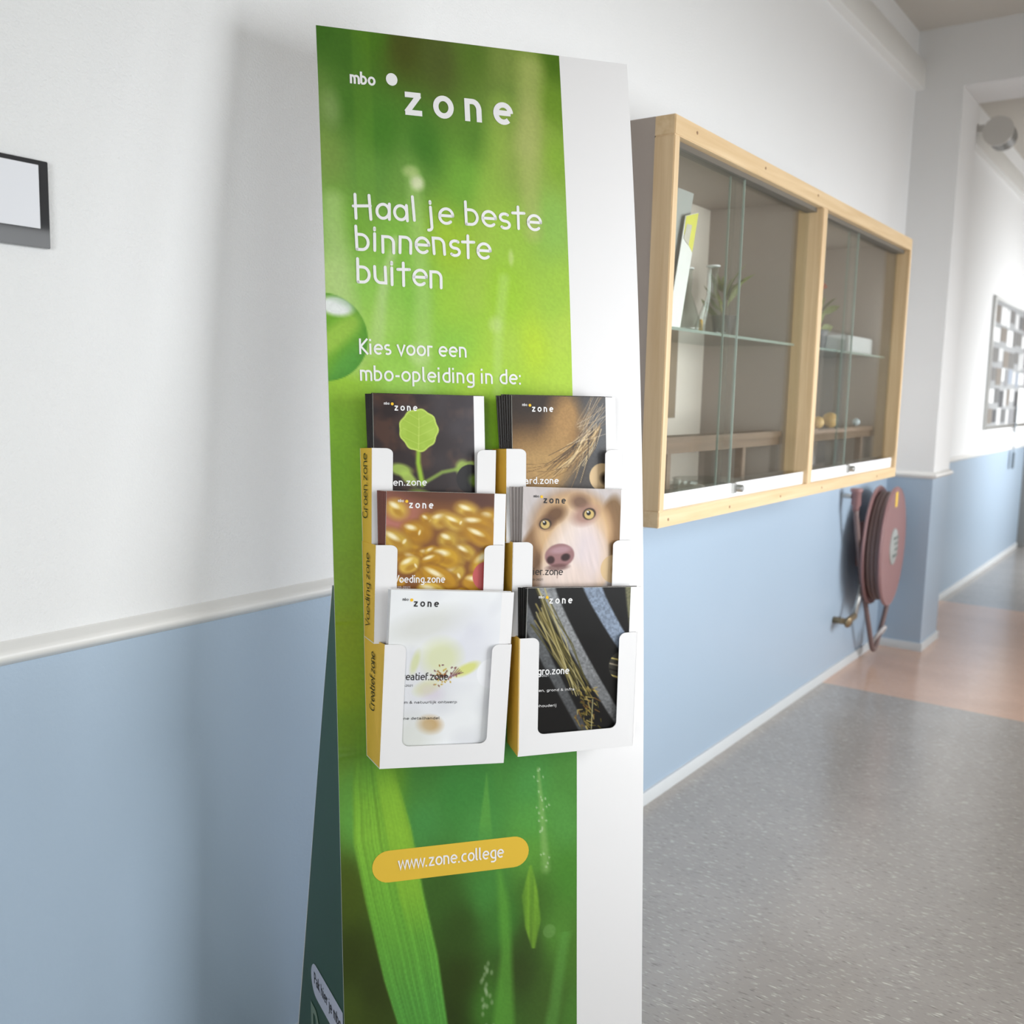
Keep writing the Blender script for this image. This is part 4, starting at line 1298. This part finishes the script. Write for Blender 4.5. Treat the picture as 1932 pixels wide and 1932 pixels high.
MB().bbox(CX1 - 0.028, CX1, CY, YF, CZ0 + 0.042, CZ1 - FW, 0.002).build('stile', M_pinev, cab)
MB().bbox(3.262, 3.305, CY, YF + 0.03, CZ0 + 0.042, CZ1 - FW, 0.002).build('mullion', M_pinev, cab)
MB().box(3.272, 3.295, YF + 0.03, -0.012, CZ0 + T, CZ1 - T).build('partition', M_lam, cab)
M_cglass = glass_mat('cabinet_glass', (0.965, 0.98, 0.97, 1), 1.55)
M_gedge = mat('green_glass_edge', S(150, 164, 154), 0.2, var=0.05)
M_track = mat('white_plastic_track', S(242, 242, 243), 0.35)
GY = YF - 0.012
for x0, x1, split in ((CX0 + 0.028, 3.262, 2.672), (3.305, CX1 - 0.028, 3.745)):
    MB().box(x0, x1, GY - 0.022, GY + 0.016, CZ0 + 0.042, CZ0 + 0.060).build('bottom_track', M_track, cab)
    MB().box(x0, x1, GY - 0.020, GY + 0.016, CZ1 - FW - 0.014, CZ1 - FW).build('top_track', mat('dark_plastic_track', S(96, 92, 86), 0.4), cab)
    MB().box(x0, x1, GY - 0.028, GY - 0.024, CZ0 + 0.042, CZ0 + 0.082).build('track_cover', M_track, cab)
    for k, (a, b, y) in enumerate(((x0, split + 0.012, GY - 0.012), (split - 0.05, x1, GY + 0.004))):
        pn = MB().box(a, b, y, y + 0.005, CZ0 + 0.05, CZ1 - FW - 0.006).build('glass_door', M_cglass, cab)
        e = b if k == 0 else a
        MB().box(e - 0.0010, e + 0.0010, y - 0.0004, y + 0.0054, CZ0 + 0.05, CZ1 - FW - 0.006).build('glass_edge', M_gedge, pn)
    lk = MB().box(split - 0.012, split + 0.014, GY - 0.034, GY - 0.012, CZ0 + 0.052, CZ0 + 0.082).build('lock', M_alu, cab)
    MB().lathe([(0.011, 0), (0.011, 0.020), (0.009, 0.023), (0, 0.023)], (split + 0.022, GY - 0.028, CZ0 + 0.066), (0, -1, 0), 16).build('lock_barrel', M_alu, lk)
M_screw = mat('screw_head', S(150, 120, 96), 0.5, 0.3)
for x in (2.235, 2.62, 3.02, 3.42, 4.1):
    MB().lathe([(0.004, 0), (0.004, 0.001), (0, 0.0012)], (x, CY, CZ0 + 0.018), (0, -1, 0), 8).build('screw', M_screw, cab)
for x in (2.3, 2.75, 3.2):
    MB().lathe([(0.004, 0), (0.004, 0.001), (0, 0.0012)], (x, CY, CZ1 - 0.02), (0, -1, 0), 8).build('screw', M_screw, cab)
M_sglass = glass_mat('shelf_glass', (0.80, 0.90, 0.85, 1), 1.5)
sh = MB().box(CX0 + T + 0.001, 3.271, -0.345, -0.03, 1.622, 1.628).build('glass_shelf', M_sglass, cab)
MB().box(CX0 + T + 0.001, 3.271, -0.3462, -0.345, 1.621, 1.629).build('shelf_edge', M_gedge, sh)
sh = MB().box(3.296, CX1 - T - 0.001, -0.345, -0.03, 1.622, 1.628).build('glass_shelf', M_sglass, cab)
MB().box(3.296, CX1 - T - 0.001, -0.3462, -0.345, 1.621, 1.629).build('shelf_edge', M_gedge, sh)
MB().box(2.82, 3.03, -0.030, -0.0125, 1.37, 1.80).build('reflection_strip', mat('reflected_pier_brown', S(150, 132, 112), 0.9, var=0.05), cab)  # added strip, stands in for a dark wall pier reflected in the glass

# contents of the cabinet
M_lab = glass_mat('laboratory_glass', (0.93, 0.95, 0.94, 1), 1.75, 0.03)
M_cork = mat('amber_label', S(232, 196, 110), 0.6)


def flask(x, y, s, label, neck):
    t = thing('conical_flask', (x, y, 1.6282), label, 'flask', 'laboratory glass in the cabinet')
    R = 0.048 * s
    pr = [(R * 0.9, 0.0), (R, 0.006), (R, 0.012), (0.016 * s, 0.10 * s), (0.0145 * s, 0.108 * s), (0.0145 * s, 0.108 * s + neck), (0.018 * s, 0.110 * s + neck), (0.018 * s, 0.114 * s + neck),
          (0.0125 * s, 0.112 * s + neck), (0.0125 * s, 0.106 * s), (R - 0.004, 0.012), (0.0, 0.006)]
    soft(MB().lathe(pr, (x, y, 1.6282), n=28).build('flask_body', M_lab, t), 60)
    soft(MB().lathe([(0.0182 * s, 0.110 * s + neck), (0.0188 * s, 0.112 * s + neck), (0.0182 * s, 0.114 * s + neck)], (x, y, 1.6282), n=20).build('rim', mat('white_glass_rim', S(226, 226, 224), 0.2), t), 60)


flask(2.405, -0.270, 0.95, 'conical glass flask against the pine stile inside the cabinet', 0.05)
flask(2.575, -0.275, 1.05, 'conical glass flask with an amber mark standing on the glass shelf', 0.06)
flask(2.79, -0.255, 1.15, 'larger clear glass flask behind the overlapping glass doors', 0.08)
o = MB().bbox(2.632, 2.640, -0.300, -0.290, 1.6285, 1.668, 0.002).build('amber_rod', M_cork)
tag(o, 'short amber rod standing beside the glass flask', 'rod')
# leaflet and card standing on the shelf
t = thing('leaning_leaflet', (2.40, -0.335, 1.6285), 'yellow and white leaflet standing aslant beside the flasks', 'leaflet')


def lf(x, z, d=0.0):
    return Vector((2.345 + x + (z - 1.6285) * 0.30, -0.338 - d + (z - 1.6285) * 0.02, z))


MB().slab([lf(0, 1.6285), lf(0.072, 1.6285), lf(0.072, 1.945), lf(0, 1.925)], (0, 0.002, 0)).build('sheet', M_paper, t)
MB().slab([lf(0.006, 1.875, 0.001), lf(0.070, 1.835, 0.001), lf(0.070, 1.943, 0.001), lf(0.002, 1.924, 0.001)], (0, 0.0006, 0)).build('yellow_print', mat('lemon_ink', S(226, 222, 96), 0.5), t)
MB().slab([lf(0.006, 1.865, 0.0017), lf(0.040, 1.850, 0.0017), lf(0.042, 1.905, 0.0017), lf(0.012, 1.905, 0.0017)], (0, 0.0005, 0)).build('photo_print', mat('grey_photo', S(206, 200, 186), 0.5, var=0.2, vscale=60), t)
o = MB().slab([(2.335, -0.322, 1.6285), (2.40, -0.322, 1.6285), (2.505, -0.318, 1.995), (2.41, -0.318, 1.995)], (0, 0.002, 0)).build('grey_card', mat('grey_card', S(176, 178, 174), 0.7))
tag(o, 'plain grey card standing behind the yellow leaflet', 'card')
# low benches added to stand in for the counter's reflection, one per bay
M_dwood = wood('reflected_counter_wood', S(118, 98, 82), S(140, 118, 100), 0)
for a, b, legs, lab in ((2.36, 3.255, (2.45, 2.98), 'low dark bench standing in for a reflection in the cabinet bay with the flasks'), (3.31, 4.34, (3.40, 4.25), 'low dark bench standing in for a reflection in the cabinet bay with the balls')):
    t = thing('reflection_bench', ((a + b) / 2, -0.29, CZ0 + T), lab, 'bench')
    MB().bbox(a, b, -0.325, -0.255, 1.312, 1.334, 0.003).build('bench_top', M_dwood, t)
    MB().box(a, b, -0.318, -0.306, 1.288, 1.312).build('rail', M_dwood, t)
    for x in legs:
        MB().bbox(x - 0.014, x + 0.014, -0.306, -0.28, CZ0 + T, 1.312, 0.002).build('leg', M_dwood, t)
M_ball = wood('pale_ball_wood', S(222, 176, 106), S(240, 202, 140), 2)
ballp = [(math.sin(math.pi * i / 14), -math.cos(math.pi * i / 14)) for i in range(15)]
for x, y, z, r, m, lab in ((3.655, -0.312, 1.334, 0.023, M_ball, 'smaller pale wooden ball on the dark bench beside the mullion'), (3.775, -0.318, 1.334, 0.030, M_ball, 'larger pale wooden ball resting on the dark bench'), (4.19, -0.295, 1.334, 0.016, mat('pale_blue_paint', S(206, 220, 228), 0.3), 'tiny pale blue ball on the dark bench')):
    o = MB().lathe([(r * a, r + r * b) for a, b in ballp], (x, y, z), n=24).build('ball', m, None, True)
    tag(o, lab, 'ball', 'balls on the bench in the cabinet')
# glass dishes at the bottom
for x, y, R, h, lab in ((2.52, -0.24, 0.13, 0.05, 'wide shallow glass dish on the cabinet floor under the flasks'), (2.86, -0.24, 0.11, 0.045, 'second shallow glass dish beside the wide one')):
    b = CZ0 + T
    pr = [(R * 0.9, 0), (R, 0.004), (R, h), (R + 0.003, h + 0.003), (R - 0.003, h), (R - 0.004, 0.006), (0, 0.006)]
    o = soft(MB().lathe(pr, (x, y, b), n=40).build('glass_dish', M_lab), 60)
    tag(o, lab, 'dish', 'glass dishes in the cabinet')
o = MB().bbox(3.60, 3.67, -0.31, -0.27, CZ0 + T, CZ0 + T + 0.035, 0.006).build('metal_clip', M_alu)
tag(o, 'small shiny metal clip lying on the cabinet floor', 'clip')
# potted plants and flower model on the upper glass shelves
M_leaf = mat('dull_leaf', S(128, 136, 82), 0.6, var=0.15, vscale=20)
M_pot = mat('dark_plastic_pot', S(70, 66, 62), 0.5)


def leaf_blade(mb, p, d, L, W):
    d = Vector(d).normalized()
    s = d.cross(Vector((0.1, -1, 0.2))).normalized()
    n = d.cross(s)
    pts = [(0, 0), (0.25, 0.7), (0.5, 1.0), (0.75, 0.75), (1, 0)]
    k = len(mb.v)
    P = Vector(p)
    for a, b in pts:
        c = P + d * L * a + n * L * 0.25 * (a - a * a)
        mb.v += [c - s * W * b, c + n * 0.004 * b, c + s * W * b]
    for i in range(4):
        for j in range(2):
            mb.f.append((k + 3 * i + j, k + 3 * i + j + 1, k + 3 * i + 4 + j, k + 3 * i + 3 + j))


for x, y, lab in ((3.10, -0.16, 'small leafy plant in a pot on the shelf beside the partition'), (3.86, -0.22, 'small plant in a dark pot on the right glass shelf')):
    t = thing('potted_plant', (x, y, 1.6282), lab, 'plant', 'potted plants in the cabinet')
    soft(MB().lathe([(0.030, 0), (0.040, 0.075), (0.043, 0.075), (0.043, 0.085), (0.036, 0.085), (0.034, 0.07), (0, 0.07)], (x, y, 1.6282), n=24).build('pot', M_pot, t), 40)
    rr = random.Random(int(x * 100))
    for k in range(16):
        mb = MB()
        a = rr.uniform(0, 2 * math.pi)
        leaf_blade(mb, (x + 0.01 * math.cos(a), y + 0.01 * math.sin(a), 1.70 + rr.uniform(0, 0.10)), (math.cos(a), math.sin(a) * 0.7, rr.uniform(0.3, 1.4)), rr.uniform(0.07, 0.12), rr.uniform(0.014, 0.022))
        o = mb.build('leaf', M_leaf, t)
        md = o.modifiers.new('thickness', 'SOLIDIFY')
        md.thickness = 0.0008
t = thing('flower_model', (3.50, -0.28, 1.6282), 'orange flower model with a flat red cap on a stalk', 'model')
M_or = mat('orange_lacquer', S(214, 132, 66), 0.4)
MB().lathe([(0.035, 0), (0.035, 0.01), (0.012, 0.014), (0.009, 0.02), (0.010, 0.20), (0, 0.20)], (3.50, -0.28, 1.6282), n=20).build('stalk', M_or, t, True)
soft(MB().lathe([(0.01, 0.195), (0.06, 0.200), (0.085, 0.212), (0.075, 0.226), (0.04, 0.236), (0, 0.238)], (3.50, -0.28, 1.6282), n=32).build('cap', mat('brick_red_lacquer', S(176, 92, 70), 0.4), t), 60)
o = MB().bbox(3.99, 4.33, -0.30, -0.10, 1.6282, 1.70, 0.004).build('reflection_tray', mat('bright_reflection_white', S(225, 226, 228), 0.3))  # added tray, stands in for a bright window reflected in the glass
tag(o, 'white tray standing in for a window reflection on the right glass shelf', 'tray')

# ------------------------------------------------------------------ fire hose reel
M_red = mat('hazed_red_paint', S(146, 110, 110), 0.45, var=0.03)  # red paled and greyed, the washed-out haze is put into the colour
M_hose = mat('brown_red_hose', S(122, 102, 100), 0.6, var=0.05, vscale=20)
M_brass = mat('old_brass', S(150, 132, 104), 0.4, 0.6)
RX, RZ, RR = 5.40, 0.660, 0.318
reel = thing('hose_reel', (RX, -0.03, RZ - RR), 'red fire hose reel mounted on the blue wall by the pilaster', 'hose reel')


AX = Vector((0.070, -1.0, 0.0)).normalized()         # the drum is swung a little off the wall
RC = Vector((RX, -0.085, RZ))
def flange(d):
    pr = [(0.10, 0), (RR - 0.02, 0), (RR, -0.008), (RR + 0.006, 0.0), (RR, 0.010), (RR - 0.02, 0.006), (0.10, 0.006), (0.10, 0)]
    return soft(MB().lathe(pr, RC + AX * d, AX, 56).build('flange', M_red, reel), 40)


flange(0.0)
ff = flange(0.085)
ea = AX.orthogonal().normalized()
eb = AX.cross(ea)
for k in range(3):
    r = 0.283
    pts = [RC + AX * (0.020 + k * 0.0225) + (ea * math.cos(2 * math.pi * i / 40) + eb * math.sin(2 * math.pi * i / 40)) * r for i in range(41)]
    MB().tube(pts, 0.0125, 8, False).build('hose_coil', M_hose, reel, True)
MB().lathe([(0.268, 0), (0.268, 0.082)], RC + AX * 0.002, AX, 40).build('drum', M_hose, reel, True)
MB().tube([(RX, -0.008, RZ), RC + AX * 0.08], 0.05, 20).build('axle', M_alu, reel, True)
hub = soft(MB().lathe([(0.10, 0.0), (0.098, 0.010), (0.06, 0.016), (0, 0.018)], RC + AX * 0.086, AX, 32).build('hub_disc', mat('silver_hub', S(176, 180, 178), 0.4, 0.3), reel), 30)
ex = Vector((0, 0, 1)).cross(AX).normalized() * -1
for k, zz_ in enumerate((0.05, 0.02, -0.012, -0.045)):
    c0 = RC + AX * 0.106 + Vector((0, 0, zz_))
    x0_, x1_ = -0.055 + 0.012 * (k % 2), 0.05 - 0.014 * (k % 3)
    MB().slab([c0 + ex * x0_ + Vector((0, 0, -0.008)), c0 + ex * x1_ + Vector((0, 0, -0.008)), c0 + ex * x1_ + Vector((0, 0, 0.006)), c0 + ex * x0_ + Vector((0, 0, 0.006))], -AX * 0.003).build('label_line', mat('grey_label_ink', S(120, 128, 124), 0.5), hub)
c0 = RC + AX * 0.0925 + Vector((0, 0, 0.255))
MB().slab([c0 + ex * -0.022 + Vector((0, 0, -0.04)), c0 + ex * 0.028 + Vector((0, 0, -0.04)), c0 + ex * 0.028 + Vector((0, 0, 0.04)), c0 + ex * -0.022 + Vector((0, 0, 0.04))], -AX * 0.002).build('yellow_sticker', mat('yellow_sticker', S(238, 200, 70), 0.5), ff)
# wall bracket and valve
MB().bbox(RX - 0.06, RX + 0.06, -0.03, -0.001, RZ - 0.12, RZ + 0.12, 0.004).build('wall_bracket', M_red, reel)
MB().tube([(5.13, -0.075, 0.30), (5.19, -0.075, 0.42), (5.25, -0.06, 0.50), (RX, -0.05, 0.55)], 0.013, 10).build('supply_pipe', M_alu, reel, True)
MB().tube([(5.02, -0.001, 0.30), (5.02, -0.07, 0.30), (5.13, -0.075, 0.31)], 0.017, 10).build('valve', M_brass, reel, True)
MB().lathe([(0.028, 0), (0.030, 0.006), (0.028, 0.012), (0, 0.014)], (5.02, -0.075, 0.30), (-0.3, -1, -0.3), 16).build('valve_wheel', M_brass, reel, True)
# nozzle and the hanging loop of hose
nz = [(5.10, -0.075, 0.985), (5.11, -0.08, 0.90)]
MB().lathe([(0.030, 0), (0.030, 0.016), (0.024, 0.020), (0.024, 0.085), (0.017, 0.092), (0.017, 0.112), (0, 0.112)], (5.02, -0.075, 0.992), (0.05, 0, -1), 18).build('nozzle', M_red, reel, True)
MB().tube([(5.02, -0.001, 0.95), (5.02, -0.05, 0.95)], 0.012, 8).build('nozzle_clip', M_alu, reel)
hp = [(5.026, -0.075, 0.885), (5.10, -0.078, 0.70), (5.20, -0.080, 0.50), (5.32, -0.085, 0.30), (5.42, -0.085, 0.15), (5.47, -0.085, 0.075), (5.505, -0.087, 0.055), (5.535, -0.09, 0.075), (5.555, -0.10, 0.15), (5.585, -0.115, 0.27), (5.60, -0.12, 0.36), (5.58, -0.12, 0.44)]
# smooth the hose path
sm = []
for i in range(len(hp) - 1):
    p0, p1, p2, p3 = [Vector(hp[max(0, min(len(hp) - 1, i + j))]) for j in (-1, 0, 1, 2)]
    for s in np.linspace(0, 1, 5)[:-1]:
        s = float(s)
        sm.append(0.5 * ((2 * p1) + (p2 - p0) * s + (2 * p0 - 5 * p1 + 4 * p2 - p3) * s * s + (3 * p1 - p0 - 3 * p2 + p3) * s ** 3))
sm.append(Vector(hp[-1]))
MB().tube(sm, 0.0135, 10).build('hose', M_hose, reel, True)
ring = [(5.53 + 0.045 * math.cos(2 * math.pi * i / 20), -0.10 - 0.03 * math.sin(2 * math.pi * i / 20), 0.135 + 0.05 * math.sin(2 * math.pi * i / 20)) for i in range(21)]
MB().tube(ring, 0.011, 8, False).build('guide_ring', mat('pale_plastic', S(200, 196, 196), 0.4), reel, True)

# ------------------------------------------------------------------ notice board and the far wall
nb = thing('notice_board', (9.55, -0.001, 1.21), 'framed notice board on the far white wall', 'notice board')
MB().box(8.58, 10.55, -0.014, -0.001, 1.24, 2.24).build('board', mat('pale_grey_board', S(146, 147, 148), 0.7, var=0.02), nb)
for a in ((8.54, 8.58, 1.21, 2.27), (10.55, 10.59, 1.21, 2.27), (8.58, 10.55, 2.24, 2.27), (8.58, 10.55, 1.21, 1.24)):
    MB().bbox(a[0], a[1], -0.024, -0.001, a[2], a[3], 0.003).build('frame_rail', M_alu, nb)
rr = random.Random(5)
tones = [S(96, 96, 96), S(124, 124, 126), S(190, 190, 190), S(70, 70, 72), S(214, 214, 214), S(106, 104, 102), S(140, 148, 160), S(116, 108, 100)]
names = ['mid grey', 'light grey', 'white', 'dark grey', 'bright white', 'grey', 'pale blue', 'brown']
cells = []
for r in range(6):
    x = 8.62
    while x < 10.42:
        w_ = rr.uniform(0.13, 0.30)
        if x + w_ > 10.53:
            break
        cells.append((x, w_ - 0.03, 2.10 - r * 0.165 + rr.uniform(-0.012, 0.012), rr.uniform(0.10, 0.145)))
        x += w_
for i, (x, w_, z, h_) in enumerate(cells):
    k = rr.randrange(len(tones))
    o = MB().box(x, x + w_, -0.0165, -0.0145, z - h_ + 0.10, z + 0.10).build('pinned_sheet', mat('pinned_' + names[k].replace(' ', '_'), tones[k], 0.7, var=0.12, vscale=40))
    tag(o, '%s sheet pinned on the notice board' % names[k], 'paper', '%s sheets pinned on the notice board' % names[k])
t = thing('hanging_lanyard', (9.93, -0.03, 0.83), 'dark strap hanging from the notice board over the dado rail', 'lanyard')
MB().box(9.90, 9.94, -0.032, -0.028, 0.86, 1.40).build('strap', mat('slate_strap', S(136, 146, 156), 0.7), t)
MB().bbox(9.885, 9.955, -0.04, -0.026, 0.83, 0.98, 0.004).build('buckle', mat('dark_slate', S(100, 110, 118), 0.6), t)
o = MB().box(9.99, 10.55, -0.0195, -0.0175, 1.16, 1.56).build('white_poster', M_paper)
tag(o, 'large white poster hanging over the lower edge of the notice board', 'poster')
# loudspeaker under the cable duct
sp = thing('loudspeaker', (7.35, -0.20, 3.05), 'round grey loudspeaker fixed below the ceiling duct', 'loudspeaker')
soft(MB().lathe([(0.0, 0), (0.075, 0.004), (0.085, 0.012), (0.085, 0.20), (0.075, 0.21), (0, 0.21)], (7.12, -0.20, 3.175), (1, 0, 0), 28).build('housing', M_grey, sp), 40)
soft(MB().lathe([(0.082, -0.004), (0.092, -0.006), (0.094, 0.006), (0.086, 0.010)], (7.12, -0.20, 3.175), (1, 0, 0), 28).build('rim', M_rail, sp), 40)
MB().bbox(7.18, 7.22, -0.20, -0.05, 3.20, 3.24, 0.004).build('bracket', M_rail, sp)
